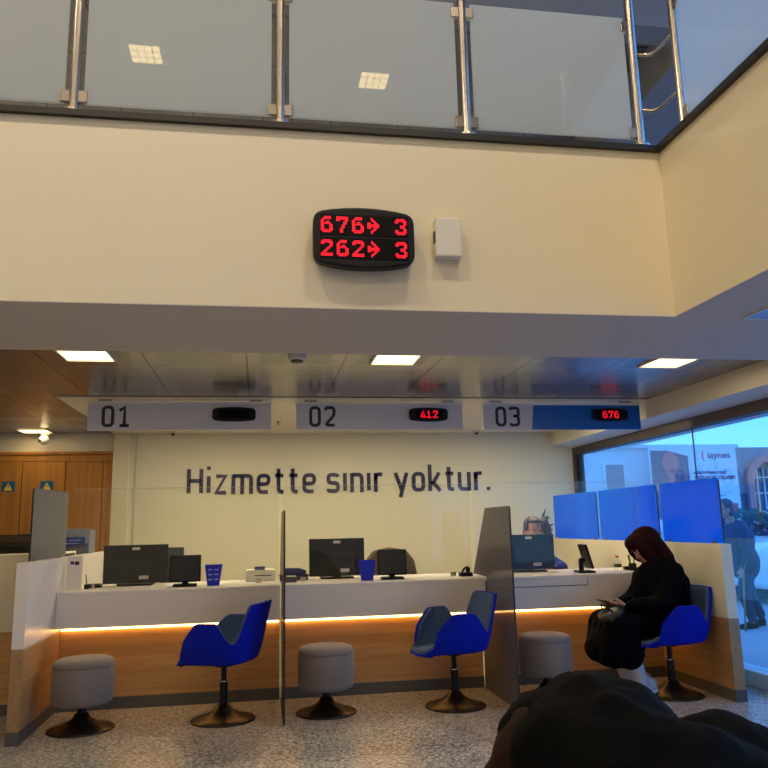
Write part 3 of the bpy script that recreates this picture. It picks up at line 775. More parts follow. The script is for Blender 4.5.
def cust_display(x, y, label, rz, tilt=.18):
    t = thing('customer_display', label, 'display', (x, y, ZW), rz, None)
    boxobj('base', (-.085, -.06, 0), (.085, .07, .016), M['black'], t, .005)
    boxobj('stand', (-.022, .015, .016), (.022, .045, .10), M['mon'], t, .003)
    boxobj('arm', (-.018, -.0, .085), (.018, .04, .112), M['black'], t)
    R = RX(-tilt)
    B().box((-.112, -.022, .03), (.112, -.004, .222), R, (0, -.01, .12)).make('screen_casing', M['black'], t, bevel=.006)
    B().box((-.10, -.0235, .042), (.10, -.0215, .21), R, (0, -.01, .12)).make('screen', M['blackgloss'], t)
    return t
cust_display(-.54, 5.86, 'small customer screen on the left counter, left of the blue box', .05, .12)
cust_display(1.0, 5.86, 'small customer screen on the middle counter, tilted back', -.06, .16)
cust_display(2.555, 5.84, 'small customer screen on the right counter, seen from its side', D(82), .26)
def blue_box(x, y, label, marks):
    t = thing('leaflet_holder', label, 'box', (x, y, ZW), 0, None)
    bm = bmesh.new(); lo, hi, H = (.042, .03), (.062, .045), .148; th = .004
    def ring(hx, hy, z): return [bm.verts.new(p) for p in ((-hx, -hy, z), (hx, -hy, z), (hx, hy, z), (-hx, hy, z))]
    A = ring(*lo, 0); C = ring(*hi, H); Di = ring(hi[0]-th, hi[1]-th, H); E = ring(lo[0]-th, lo[1]-th, th)
    for P, Q in ((A, C), (C, Di), (Di, E)):
        for i in range(4): bm.faces.new((P[i], P[(i+1) % 4], Q[(i+1) % 4], Q[i]))
    bm.faces.new(A[::-1]); bm.faces.new(E)
    b = B(); b.bm.free(); b.bm = bm; b.make('holder', M['bluebox'], t)
    if marks:
        for z in (.04, .075, .11):
            for sx in (-1, 1):
                k = .03+z/.148*.015
                B().box((sx*.022-.014, -k-.0015, z), (sx*.022+.014, -k-.0005, z+.008)).make('print', M['bluemark'], t)
blue_box(-.335, 5.84, 'blue tapered box with pale print on the left counter', True)
blue_box(.80, 5.82, 'plain blue tapered box on the middle counter, beside the monitor', False)
# printers and tools around the first divider
t = thing('document_printer', 'low cream printer on the left counter near the divider', 'printer', (.02, 6.18, ZW))
boxobj('body', (-.13, -.09, 0), (.10, .12, .075), M['offwhite'], t, .006); boxobj('lid', (-.125, -.085, .075), (.095, .11, .085), M['wall'], t, .003); boxobj('paper_slot', (-.06, -.0915, .04), (.07, -.09, .048), M['dark'], t)
t = thing('stamp_pad', 'dark blue stamp pad on top of the cream printer', 'stamp pad', (.0, 6.16, ZW+.085))
boxobj('tray', (-.04, -.03, 0), (.04, .03, .014), M['navy'], t, .003); boxobj('lid', (-.04, -.03, .014), (.04, .03, .024), M['navy'], t, .003)
t = thing('card_reader', 'small grey device on the middle counter beside the smoked divider', 'device', (.235, 5.90, ZW))
boxobj('body', (-.045, -.04, 0), (.04, .04, .04), M['plinth'], t, .005); boxobj('keypad', (-.035, -.03, .04), (.03, .02, .046), M['offwhite'], t)
t = thing('stapler', 'blue desk stapler on the dark tray of the middle counter', 'stapler', (.275, 6.10, ZW+.042))
B().prism([(-.09, 0), (.08, 0), (.085, .03), (.03, .05), (-.08, .052), (-.095, .03)], 'y', -.022, .022).make('body', M['navy'], t, bevel=.006); boxobj('hinge', (-.085, -.018, -.0), (-.06, .018, .02), M['black'], t)
t = thing('paper_tray', 'low dark tray on the middle counter left of the monitor', 'tray', (.262, 6.12, ZW))
boxobj('tray', (-.11, -.08, 0), (.11, .08, .035), M['mon2'], t, .005); boxobj('rim', (-.113, -.083, .035), (.113, .083, .041), M['mon'], t)
t = thing('hand_stamp', 'black stamping device on the middle counter near the dark divider', 'stamp', (1.585, 5.88, ZW))
boxobj('body', (-.05, -.035, 0), (.05, .035, .03), M['black'], t, .005); boxobj('handle', (.005, -.018, .03), (.035, .018, .07), M['black'], t, .006); B().tube([(-.03, 0, .03), (-.01, 0, .06), (.02, 0, .072)], .008, 8).make('lever', M['mon'], t)
t = thing('water_bottle', 'small clear bottle with a red cap on the right counter', 'bottle', (2.925, 6.03, ZW))
B().lathe([(0, 0), (.03, 0), (.032, .01), (.032, .06), (.026, .078), (.012, .09), (.012, .098), (0, .098)], n=24).make('body', M['clear'], t, smooth=True)
B().lathe([(.0325, .02), (.0325, .045)], n=24).make('wrapper', M['mon2'], t); B().lathe([(0, .098), (.0145, .098), (.0145, .115), (0, .115)], n=20).make('cap', M['red'], t)
t = thing('pen_holder', 'black pen holder with green and dark pens on the right counter', 'pen holder', (2.99, 5.90, ZW))
B().lathe([(0, 0), (.032, 0), (.032, .055), (.029, .055), (.029, .004), (0, .004)], n=24).make('cup', M['black'], t)
for i, (dx, dy, hh, m) in enumerate(((-.02, 0, .12, 'green'), (-.01, .012, .125, 'green'), (.012, 0, .10, 'black'), (.018, .012, .11, 'black'))):
    B().tube([(dx*.5, dy*.5, .006), (dx*1.7, dy*1.6, hh)], .005, 8).make('pen', M[m], t)
# left end of the counter
t = thing('brochure_stand', 'clear acrylic stand with a printed card at the left end of the left counter', 'stand', (-1.305, 5.82, ZW))
boxobj('back', (-.055, 0, 0), (.055, .004, .24), M['clear'], t); boxobj('card', (-.05, -.003, .01), (.05, 0, .235), M['white'], t)
boxobj('print', (-.03, -.004, .18), (-.005, -.003, .2), M['letter'], t); boxobj('print', (.0, -.004, .175), (.03, -.003, .2), M['letter'], t)
boxobj('foot', (-.055, -.04, 0), (.055, .004, .004), M['clear'], t)
t = thing('calculator', 'flat black device on the left counter left of the monitor', 'device', (-1.21, 6.05, ZW))
boxobj('body', (-.05, -.05, 0), (.05, .05, .022), M['black'], t, .005); boxobj('keys', (-.04, -.04, .022), (.04, .02, .027), M['mon'], t)
t = thing('desk_lamp_pen', 'small dark pen on a stand at the left end of the left counter', 'pen', (-1.235, 5.90, ZW))
B().lathe([(0, 0), (.018, 0), (.018, .03), (.006, .035), (0, .035)], n=16).make('stand', M['black'], t); B().tube([(0, 0, .03), (-.008, 0, .10)], .004, 8).make('pen', M['black'], t)
# back office things beyond the left partition
t = thing('banknote_counter', 'grey machine with a clear hood and blue label behind the left partition', 'machine', (-1.535, 6.85, 1.015))
B().prism([(-.1, 0), (.12, 0), (.12, .2), (-.02, .22), (-.1, .1)], 'x', -.13, .13).make('body', M['postergrey'], t, bevel=.008)
boxobj('hood', (-.12, -.13, .03), (.12, -.095, .21), M['clear'], t); boxobj('label', (-.08, -.134, .08), (.10, -.131, .15), M['bluelabel'], t)
boxobj('print', (-.05, -.1355, .095), (.05, -.134, .105), M['bluemark'], t); boxobj('print', (-.03, -.1355, .12), (.07, -.134, .13), M['bluemark'], t)
t = thing('coin_machine', 'dark stepped machine on the counter beyond the left partition', 'machine', (-1.98, 6.25, 1.06))
boxobj('tray', (-.35, -.12, 0), (.3, .15, .035), M['mon'], t, .004); boxobj('body', (-.1, -.05, .035), (.3, .15, .075), M['dark'], t, .004); boxobj('lid', (0, -.02, .075), (.3, .15, .13), M['brownfab'], t, .004); boxobj('rim', (-.02, -.03, .13), (.3, .16, .138), M['dark'], t)
# office chair behind the middle counter
t = thing('office_chair', 'brown upholstered office chair behind the middle counter', 'chair', (1.15, 6.85, 0))
bk = B(); n = 20
prof = [(-.245, .56), (-.25, .75), (-.225, .89), (-.15, .985), (0, 1.01), (.15, .985), (.225, .89), (.25, .75), (.245, .56)]
B().prism(prof, 'y', -.03, .05).make('backrest', M['brownfab'], t, bevel=.03, seg=4, smooth=True)
boxobj('seat', (-.24, -.02, .42), (.24, .45, .50), M['brownfab'], t, .03)
B().lathe([(0, .06), (.03, .06), (.03, .42), (0, .42)], (0, .2, 0), 16).make('column', M['black'], t)
boxobj('back_support', (-.03, -.05, .45), (.03, -.0, .7), M['black'], t)
for k in range(5):
    an = 2*PI*k/5; p = V((.26*math.cos(an), .2+.26*math.sin(an), .05))
    B().tube([(0, .2, .08), tuple(p)], [.022, .014], 10).make('leg', M['black'], t)
    B().ell((p.x, p.y, .026), (.025, .025, .025)).make('caster', M['black'], t, smooth=True)
# office chair of the clerk
t = thing('office_chair', 'blue office chair of the clerk behind the right counter', 'chair', (2.44, 6.95, 0))
B().prism([(q[0], q[1]-.06) for q in prof], 'y', -.03, .05).make('backrest', M['chairblue'], t, bevel=.03, seg=4, smooth=True)
boxobj('seat', (-.24, -.44, .40), (.24, .0, .47), M['chairblue'], t, .03)
for k in (-1, 1):
    B().tube([(k*.25, -.02, .45), (k*.27, -.05, .62), (k*.27, -.3, .66), (k*.25, -.34, .45)], .016, 10).make('armrest', M['black'], t, smooth=True)
B().lathe([(0, .06), (.03, .06), (.03, .42), (0, .42)], (0, -.2, 0), 16).make('column', M['black'], t)
for k in range(5):
    an = 2*PI*k/5; p = V((.26*math.cos(an), -.2+.26*math.sin(an), .05))
    B().tube([(0, -.2, .08), tuple(p)], [.022, .014], 10).make('leg', M['black'], t)
    B().ell((p.x, p.y, .026), (.025, .025, .025)).make('caster', M['black'], t, smooth=True)

# ------------------------------------------------------------------ people
class Fr:
    """local frame: f forward, l left, u up"""
    def __init__(s, c, f, u):
        s.c = V(c); s.f = V(f).normalized(); s.l = V(u).cross(s.f).normalized(); s.u = s.f.cross(s.l)
        s.R = Matrix((s.f, s.l, s.u)).transposed()
    def p(s, a, b, c): return s.c+s.f*a+s.l*b+s.u*c
def head(b, F, k=1.0):
    """head elements around F.c, the middle of the skull"""
    e = lambda c, r: b.ell(F.p(*[v*k for v in c]), [v*k for v in r], F.R)
    e((-.012, 0, .025), (.097, .076, .092)); e((.02, 0, -.03), (.072, .064, .085)); e((.045, 0, -.085), (.04, .036, .03))
    e((.085, 0, -.022), (.018, .012, .028)); e((.097, 0, -.036), (.014, .014, .012))
    e((.074, .03, .018), (.014, .026, .01)); e((.074, -.03, .018), (.014, .026, .01))
    e((.078, 0, -.068), (.012, .024, .009)); e((-.0, .078, -.02), (.018, .009, .03)); e((-.0, -.078, -.02), (.018, .009, .03))
    e((.055, .04, -.035), (.026, .02, .026)); e((.055, -.04, -.035), (.026, .02, .026))
def eyes(F, parent, k=1.0):
    for sgn in (1, -1):
        o = B().ell(F.p(.076*k, sgn*.031*k, 0), (.0115*k,)*3).make('eye', M['eye'], parent, smooth=True)
        B().ell(F.p(.0855*k, sgn*.031*k, 0), (.0035*k, .0055*k, .0055*k), F.R).make('iris', M['iris'], o, smooth=True)
    B().ell(F.p(.087*k, 0, -.068*k), (.005*k, .021*k, .006*k), F.R).make('lips', M['lips'], parent, smooth=True)
def hand(b, F, k=1.0, curl=.9, side=1):
    """palm at F.c, fingers along F.f, palm facing -F.u; side +1 puts the thumb to F.l"""
    for j in range(4):
        y = (-.030+.020*j)*side
        L = [.060, .074, .080, .070][j]*k
        b.cap(F.p(-.035*k, y*.8*k, 0), F.p(.035*k, y*k, 0), .0125*k, .0105*k, 10)
        a = 0; p = F.p(.035*k, y*k, 0)
        for m, (fr, r) in enumerate(((.45, .0095), (.32, .0085), (.25, .0075))):
            a += curl*(.35+.25*m); q = p+(F.f*math.cos(a)-F.u*math.sin(a))*L*fr
            b.cap(p, q, r*k, r*.92*k, 10); p = q
    p = F.p(-.02*k, .028*side*k, -.004*k); q = F.p(.012*k, .052*side*k, -.016*k); b.cap(p, q, .013*k, .0105*k, 10)
    b.cap(q, F.p(.042*k, .05*side*k, -.028*k), .0105*k, .0085*k, 10)
def arm(b, sh, el, wr, k=1.0):
    b.cap(sh, el, .047*k, .038*k); b.cap(el, wr, .037*k, .025*k)

# --- seated visitor at the right counter, facing -x, bowed over a phone
P = thing('person', 'seated person in black coat and maroon headscarf looking at a phone at the right counter', 'person', (2.84, 5.24, 0))
OFF = V((2.84, 5.24, 0))
class PB(B):
    """shapes given in world coordinates, stored relative to the person's base"""
    def __init__(s, off): super().__init__(); s.off = V(off)
    def blob(s, *a, **k): bmesh.ops.translate(s.bm, verts=s.bm.verts, vec=-s.off); return super().blob(*a, **k)
    def make(s, *a, **k): bmesh.ops.translate(s.bm, verts=s.bm.verts, vec=-s.off); return super().make(*a, **k)
HF = Fr((2.755, 5.24, 1.015), (-.80, -.04, -.56), (-.5, 0, .82))
b = PB(OFF); head(b, HF, .98)
b.cap((2.84, 5.24, .88), HF.p(-.03, 0, -.06), .055, .05)
b.ell((2.88, 5.24, .70), (.11, .15, .2)); b.ell((2.89, 5.24, .51), (.13, .16, .11))
elR, wrR = V((2.735, 5.03, .625)), V((2.545, 5.12, .612)); elL, wrL = V((2.74, 5.45, .625)), V((2.555, 5.33, .60))
arm(b, (2.865, 5.07, .835), elR, wrR); arm(b, (2.865, 5.41, .835), elL, wrL)
HR = Fr((2.495, 5.155, .615), (-.92, .30, .22), (.15, .15, 1)); HL = Fr((2.50, 5.29, .59), (-.85, -.45, .1), (0, -.2, 1))
hand(b, Fr((2.495, 5.155, .612), (-.85, .5, .1), (-.15, -.55, -.8)), .95, .7, -1)
hand(b, Fr((2.505, 5.29, .60), (-.8, -.5, .1), (0, -.6, -.8)), .95, .6, 1)
for y in (5.14, 5.34):
    b.cap((2.93, y, .49), (2.45, y, .475), .085, .062); b.cap((2.45, y, .465), (2.58, y, .16), .058, .04); b.cap((2.58, y, .16), (2.61, y, .085), .036, .034)
b.blob('body', M['skin'], P, .0065, 3)
Fe = Fr(HF.c-OFF, HF.f, HF.u); eyes(Fe, P, .98)
# coat
b = PB(OFF)
b.ell((2.89, 5.24, .53), (.155, .18, .14)); b.ell((2.895, 5.24, .70), (.165, .20, .22)); b.ell((2.875, 5.24, .82), (.125, .20, .12), RY(-.3)); b.ell((2.80, 5.24, .71), (.145, .185, .19))
b.cap((2.885, 5.24, .88), (2.84, 5.24, .94), .10, .075)
arm(b, (2.875, 5.06, .83), elR, wrR, 1.55); arm(b, (2.875, 5.42, .83), elL, wrL, 1.55)
b.cap(elR, elR.lerp(wrR, .8), .062, .048); b.cap(elL, elL.lerp(wrL, .8), .062, .048)
b.cap(elR+V((0, 0, .005)), (2.83, 5.08, .70), .07, .08); b.ell((2.80, 5.24, .56), (.17, .2, .1))
b.blob('coat', M['blackcloth'], P, .009, 5, .022)
# skirt: over the thighs, then down past the knees
b = PB(OFF)
for y in (5.12, 5.20, 5.28, 5.36):
    b.cap((2.92, y, .49), (2.46, y, .495), .10, .085); b.cap((2.44, y, .485), (2.40, y, .30), .09, .095); b.cap((2.48, y, .46), (2.52, y, .29), .10, .10)
b.ell((2.40, 5.24, .34), (.11, .17, .13)); b.ell((2.50, 5.24, .27), (.16, .17, .085)); b.ell((2.58, 5.24, .38), (.11, .17, .13))
b.blob('skirt', M['blackcloth'], P, .009, 5, .026)
b = PB(OFF)
for y in (5.14, 5.34): b.cap((2.46, y, .42), (2.57, y, .19), .072, .058); b.cap((2.57, y, .19), (2.60, y, .10), .057, .05)
b.blob('trousers', M['shoe'], P, .008, 3)
# headscarf
b = PB(OFF)
S = Fr(HF.c, HF.f, HF.u)
b.ell(S.p(-.03, 0, .02), (.118, .106, .108), S.R); b.ell(S.p(.03, 0, .07), (.085, .088, .052), S.R); b.ell(S.p(-.05, 0, -.03), (.09, .094, .10), S.R)
b.ell(S.p(.045, .072, -.01), (.052, .026, .10), S.R); b.ell(S.p(.045, -.072, -.01), (.052, .026, .10), S.R)
b.ell(S.p(.005, 0, -.115), (.07, .07, .04), S.R); b.cap(S.p(-.06, 0, -.06), (2.885, 5.24, .91), .085, .09); b.ell((2.80, 5.24, .895), (.06, .09, .05), RY(-.5))
b.ell(S.p(-.06, .05, .0), (.06, .05, .09), S.R)
b.blob('headscarf', M['maroon'], P, .006, 3, .014)
def shoe(parent, off, F, mat, sole):
    b = PB(off); b.cap(F.p(-.07, 0, .03), F.p(.08, 0, .018), .032, .026); b.cap(F.p(-.065, 0, .05), F.p(-.04, 0, .065), .033, .033); b.ell(F.p(.095, 0, .02), (.05, .038, .024), F.R); b.ell(F.p(.02, 0, .04), (.06, .03, .025), F.R)
    s = b.blob('shoe', mat, parent, .005, 3)
    b = PB(off); pts = []
    for k in range(28):
        a = 2*PI*k/28; pts.append(((.125+.006*math.cos(a))*math.cos(a)+.015, (.036+.005*math.cos(a))*math.sin(a)))
    b.prism(pts, 'z', -.012, .008); bmesh.ops.transform(b.bm, matrix=Matrix.Translation(F.c) @ F.R.to_4x4(), verts=b.bm.verts)
    b.make('sole', sole, s)
shoe(P, OFF, Fr((2.62, 5.14, .033), (-.9, -.1, -.12), (-.12, 0, 1)), M['shoe'], M['sole'])
shoe(P, OFF, Fr((2.68, 5.33, .033), (-.9, .1, -.1), (-.1, 0, 1)), M['shoe'], M['sole'])
t = thing('phone', 'dark phone in the hand of the seated person at the right counter', 'phone', (2.43, 5.22, .632))
t.rotation_euler = (0, .28, .1)
boxobj('casing', (-.07, -.035, -.004), (.07, .035, .004), M['black'], t, .003); boxobj('screen', (-.064, -.031, .004), (.064, .031, .0046), M['blackgloss'], t)
t = thing('handbag', 'glossy dark bag on the knees of the seated person', 'bag', (2.43, 5.16, .565))
b = B(); b.ell((0, 0, 0), (.085, .12, .04), RY(-.45)); b.ell((-.035, .0, -.03), (.05, .11, .05)); b.ell((.03, .02, .02), (.05, .08, .03)); b.blob('pouch', M['bag'], t, .006, 3)
B().tube([(-.03, -.08, .02), (-.06, -.03, .055), (-.06, .03, .055), (-.03, .08, .02)], .006, 8).make('strap', M['black'], t, smooth=True)

# --- clerk behind the monitor at the right counter
OFF = V((2.43, 6.72, 0)); P = thing('person', 'clerk with dark tied-up hair and blue top behind the monitor of the right counter', 'person', OFF)
HF = Fr((2.425, 6.60, 1.127), (-.12, -1, -.10), (0, -.1, 1))
b = PB(OFF); head(b, HF, 1.0); b.cap((2.43, 6.68, .90), HF.p(-.03, 0, -.06), .052, .048)
b.ell((2.43, 6.72, .72), (.15, .10, .2)); b.ell((2.43, 6.74, .52), (.16, .13, .1))
elR, wrR = V((2.20, 6.58, .66)), V((2.27, 6.42, .80)); elL, wrL = V((2.67, 6.60, .80)), V((2.53, 6.43, .825))
arm(b, (2.27, 6.70, .87), elR, wrR, .9); arm(b, (2.59, 6.70, .87), elL, wrL, .9)
wrR.z = .845; 
hand(b, Fr((2.285, 6.37, .83), (.2, -1, -.05), (0, 0, 1)), .9, .5, 1); hand(b, Fr((2.49, 6.39, .83), (-.6, -1, -.05), (0, 0, 1)), .9, .5, -1)
for sx in (-.09, .09): b.cap((2.43+sx, 6.72, .53), (2.43+sx, 6.44, .51), .08, .058); b.cap((2.43+sx, 6.44, .51), (2.43+sx, 6.5, .1), .055, .036); b.cap((2.43+sx, 6.5, .05), (2.43+sx, 6.38, .035), .038, .03)
b.blob('body', M['skin'], P, .0065, 3); eyes(Fr(HF.c-OFF, HF.f, HF.u), P)
b = PB(OFF); b.ell((2.43, 6.72, .72), (.175, .125, .21)); b.ell((2.43, 6.71, .86), (.18, .095, .07)); arm(b, (2.27, 6.70, .86), V((2.20, 6.58, .66)), V((2.265, 6.43, .79)), 1.35); arm(b, (2.59, 6.70, .86), elL, V((2.54, 6.44, .825)), 1.35); b.ell((2.43, 6.73, .54), (.185, .15, .12))
b.blob('blouse', M['tellerblue'], P, .008, 4)
b = PB(OFF)
for sx in (-.09, .09): b.cap((2.43+sx, 6.72, .53), (2.43+sx, 6.44, .51), .095, .072); b.cap((2.43+sx, 6.44, .51), (2.43+sx, 6.5, .13), .07, .055)
b.blob('trousers', M['navy'], P, .008, 4)
b = PB(OFF)
b.ell(HF.p(-.035, 0, .045), (.098, .086, .084), HF.R); b.ell(HF.p(-.05, 0, -.02), (.075, .088, .10), HF.R); b.ell(HF.p(.02, 0, .09), (.065, .066, .026), HF.R)
for sy in (.072, -.072): b.ell(HF.p(.0, sy, .045), (.055, .016, .05), HF.R)
b.ell(HF.p(-.05, .105, .06), (.045, .045, .055), HF.R); b.ell(HF.p(-.05, .13, .0), (.04, .045, .07), HF.R); b.ell(HF.p(-.05, .15, -.07), (.035, .035, .07), HF.R)
for dx, dz in ((.10, .15), (.125, .19), (.15, .13), (.165, .11)): b.cap(HF.p(-.05, .09, .09), HF.p(-.05, dx, dz), .014, .005, 10)
for dx, dz in ((.19, .05), (.185, .0)): b.cap(HF.p(-.05, .12, .03), HF.p(-.05, dx, dz), .016, .006, 10)
b.blob('hair', M['hairgrey'], P, .005, 2)
for sx in (-.09, .09):
    F = Fr((2.43+sx, 6.44, .02), (0, -1, 0), (0, 0, 1)); shoe(P, OFF, F, M['black'], M['black'])

# --- person in the foreground, facing -x and bent forward
OFF = V((.98, 1.0, 0)); P = thing('person', 'person with brown hair in a black hooded coat, bent forward in the foreground', 'person', OFF)
HF = Fr((.418, 1.04, .826), (-.55, .02, -.83), (-.83, 0, .55))
b = PB(OFF); head(b, HF, .98)
b.cap((.52, 1.02, .84), HF.p(-.03, 0, -.06), .055, .05); b.cap((.60, 1.0, .76), (.95, 1.0, .53), .13, .14)
shR, shL = V((.60, .84, .78)), V((.60, 1.18, .78)); elR, wrR = V((.60, .80, .52)), V((.42, .92, .585)); elL, wrL = V((.60, 1.22, .52)), V((.42, 1.10, .585))
arm(b, shR, elR, wrR); arm(b, shL, elL, wrL)
hand(b, Fr((.375, .955, .60), (-.8, .5, .1), (0, -.5, -.8)), 1, .6, -1); hand(b, Fr((.375, 1.065, .60), (-.8, -.5, .1), (0, .5, -.8)), 1, .6, 1)
for y in (.89, 1.11): b.cap((.98, y, .51), (.54, y, .47), .085, .06); b.cap((.54, y, .46), (.50, y, .10), .055, .038); b.cap((.50, y, .06), (.40, y, .04), .038, .03)
b.blob('body', M['skin'], P, .007, 3); eyes(Fr(HF.c-OFF, HF.f, HF.u), P)
b = PB(OFF)
b.ell(HF.p(-.03, 0, .03), (.108, .092, .105), HF.R); b.ell(HF.p(-.05, 0, -.05), (.08, .09, .10), HF.R); b.ell(HF.p(.03, 0, .085), (.07, .075, .04), HF.R)
for sy in (.08, -.08): b.ell(HF.p(.02, sy, -.02), (.05, .02, .10), HF.R); b.ell(HF.p(.0, sy*1.02, -.10), (.04, .022, .06), HF.R)
b.blob('hair', M['hairbrown'], P, .006, 3)
b = PB(OFF)
b.ell((.64, 1.0, .74), (.20, .23, .155), RY(.55)); b.ell((.80, 1.0, .64), (.22, .22, .17), RY(.5)); b.ell((.96, 1.0, .53), (.17, .21, .15)); b.ell((.60, 1.0, .80), (.14, .215, .115), RY(.3)); b.cap((.60, 1.0, .835), (.84, 1.0, .70), .105, .15)
arm(b, shR, elR, wrR, 1.7); arm(b, shL, elL, wrL, 1.7)
b.cap((.49, .92, .855), (.80, .92, .69), .105, .14)
b.blob('coat', M['blackpuffer'], P, .01, 6, .03)
b = PB(OFF)
b.ell((.448, 1.0, .878), (.118, .15, .12), RY(.25)); b.ell((.405, .99, .895), (.088, .16, .088), RY(-.35)); b.ell((.48, 1.0, .875), (.08, .16, .085), RY(.5))
for q in range(7):
    an = -1.2+q*.4; b.cap((.43, 1.0+.15*math.sin(an), .87+.11*math.cos(an)), (.50, 1.0+.165*math.sin(an), .83+.11*math.cos(an)), .022, .03, 10)
b.ell((.485, 1.0, .865), (.07, .17, .07), RY(.4))
b.blob('hood', M['blackpuffer'], P, .008, 3, .032)
b = PB(OFF)
for y in (.89, 1.11): b.cap((.98, y, .50), (.54, y, .47), .10, .075); b.cap((.54, y, .46), (.50, y, .12), .07, .055)
b.blob('trousers', M['navy'], P, .009, 4)
for y in (.89, 1.11): shoe(P, OFF, Fr((.44, y, .015), (-1, 0, 0), (0, 0, 1)), M['black'], M['black'])
t = thing('waiting_bench', 'dark bench under the person in the foreground', 'bench', (1.0, 1.0, 0))
boxobj('seat', (-.22, -.8, .33), (.28, .8, .385), M['seatpad'], t, .02)
for sx in (-.15, .2):
    for sy in (-.7, .7): B().tube([(sx, sy, 0), (sx, sy, .33)], .02, 12).make('leg', M['steel'], t)

# ------------------------------------------------------------------ outside
ZG = -.12
def out(o, label, cat): return tag(o, label, cat)
g = boxobj('ground', (XR+.02, -14, ZG-.1), (60, 70, ZG), M['pave']); struct(g)
struct(boxobj('trim_eave', (3.74, -4, 2.06), (4.34, 9.3, 2.2), M['facade']))
YO = 18.0; kf = YO/13.0
def fx(x): return x*kf
def fz(z): return 1.2+(z-1.2)*kf
t = thing('white_building', 'white rendered building across the street', 'building', (fx(5.3), YO, ZG))
O = V((fx(5.3), YO, ZG))
def ob(n, a, b, m, bv=0): return boxobj(n, V(a)-O, V(b)-O, m, t, bv)
ob('wall', (fx(3.6), YO, ZG), (fx(8.85), YO+4, fz(2.55)), M['facade'])
ob('window_frame', (fx(6.14), YO-.06, fz(1.2)), (fx(6.60), YO, fz(2.26)), M['facade']); ob('pane', (fx(6.2), YO-.07, fz(1.25)), (fx(6.54), YO-.06, fz(2.2)), M['facade2'])
ob('cornice', (fx(3.6), YO-.1, fz(2.50)), (fx(8.87), YO, fz(2.56)), M['facade'])
t = thing('grey_building', 'blue-grey building with a pink stone arched window', 'building', (fx(9.6), YO+.3, ZG)); O = V((fx(9.6), YO+.3, ZG))
Y2 = YO+.3
ob('wall', (fx(8.86), Y2, ZG), (fx(16), Y2+4, fz(2.53)), M['facade2'])
def arch(cx, hw, z0, zs, th):
    o_, i_ = [], []
    for k in range(17):
        an = PI-PI*k/16; o_.append((cx+(hw+th)*math.cos(an), zs+(hw+th)*math.sin(an))); i_.append((cx+hw*math.cos(an), zs+hw*math.sin(an)))
    return [(cx-hw-th, z0)]+o_+[(cx+hw+th, z0), (cx+hw, z0)]+i_[::-1]+[(cx-hw, z0)], [(cx-hw, z0)]+i_+[(cx+hw, z0)]
fr, pane = arch(fx(9.62), fx(.38), fz(.6), fz(1.87), fx(.13))
off = (O.x, O.z)
B().prism([(x-O.x, z-O.z) for x, z in fr], 'y', -.18, -.0).make('arch_surround', M['stone'], t)
B().prism([(x-O.x, z-O.z) for x, z in pane], 'y', -.03, -.0).make('arch_pane', M['darkglass'], t)
b = B()
for x in (9.36, 9.5, 9.62, 9.75, 9.9): b.box((fx(x)-.015-O.x, -.07, fz(.6)-O.z), (fx(x)+.015-O.x, -.03, fz(2.12)-O.z))
for z in (.9, 1.3, 1.65, 1.95): b.box((fx(9.26)-O.x, -.065, fz(z)-.015-O.z), (fx(9.98)-O.x, -.03, fz(z)+.015-O.z))
b.make('window_bars', M['sill'], t)
b = B()
for k in range(9):
    z = fz(.92)+k*(fz(1.67)-fz(.92))/9; b.box((fx(8.88)-O.x, -.06, z-O.z), (fx(9.10)-O.x, 0, z+.09-O.z))
b.make('louvre_slats', M['darkglass'], t)
# banner
t = thing('street_banner', 'large white banner with blue and red print across the street', 'banner', (fx(8.0)-.36, YO-.5, fz(1.2)))
def bz(z): return (z-1.2)*kf
def bx_(x): return (x-8.0)*kf
boxobj('banner_sheet', (bx_(7.16), 0, bz(1.0)), (bx_(8.86), .03, bz(2.52)), M['poster'], t)
boxobj('picture', (bx_(7.18), -.01, bz(1.2)), (bx_(7.90), 0, bz(2.42)), M['postergrey'], t)
B().prism([(bx_(7.5), bz(2.42)), (bx_(7.9), bz(2.42)), (bx_(7.9), bz(2.32))], 'y', -.014, -.01).make('picture_light', M['poster'], t)
B().prism([(bx_(7.55)+.34*kf*.5*math.cos(a_)*(1 if math.sin(a_) > -.2 else .75), bz(2.16)+.24*kf*math.sin(a_)) for a_ in [2*PI*k/20 for k in range(20)]], 'y', -.02, -.01).make('picture_bulb', M['posterpink'], t)
B().prism([(bx_(7.5), bz(1.95)), (bx_(7.62), bz(1.95)), (bx_(7.64), bz(1.82)), (bx_(7.48), bz(1.82))], 'y', -.018, -.01).make('picture_bulb_neck', M['posterpink'], t)
boxobj('picture_band', (bx_(7.42), -.016, bz(1.6)), (bx_(7.78), -.01, bz(1.84)), M['postersky'], t)
for x, z in ((7.22, 1.78), (7.3, 1.7), (7.84, 1.8), (7.8, 1.7)): boxobj('picture_patch', (bx_(x), -.015, bz(z)-.06), (bx_(x)+.09, -.01, bz(z)+.05), M['posterpink'], t)
boxobj('picture_band_dark', (bx_(7.66), -.013, bz(1.86)), (bx_(7.9), -.01, bz(1.98)), M['postertext'], t)
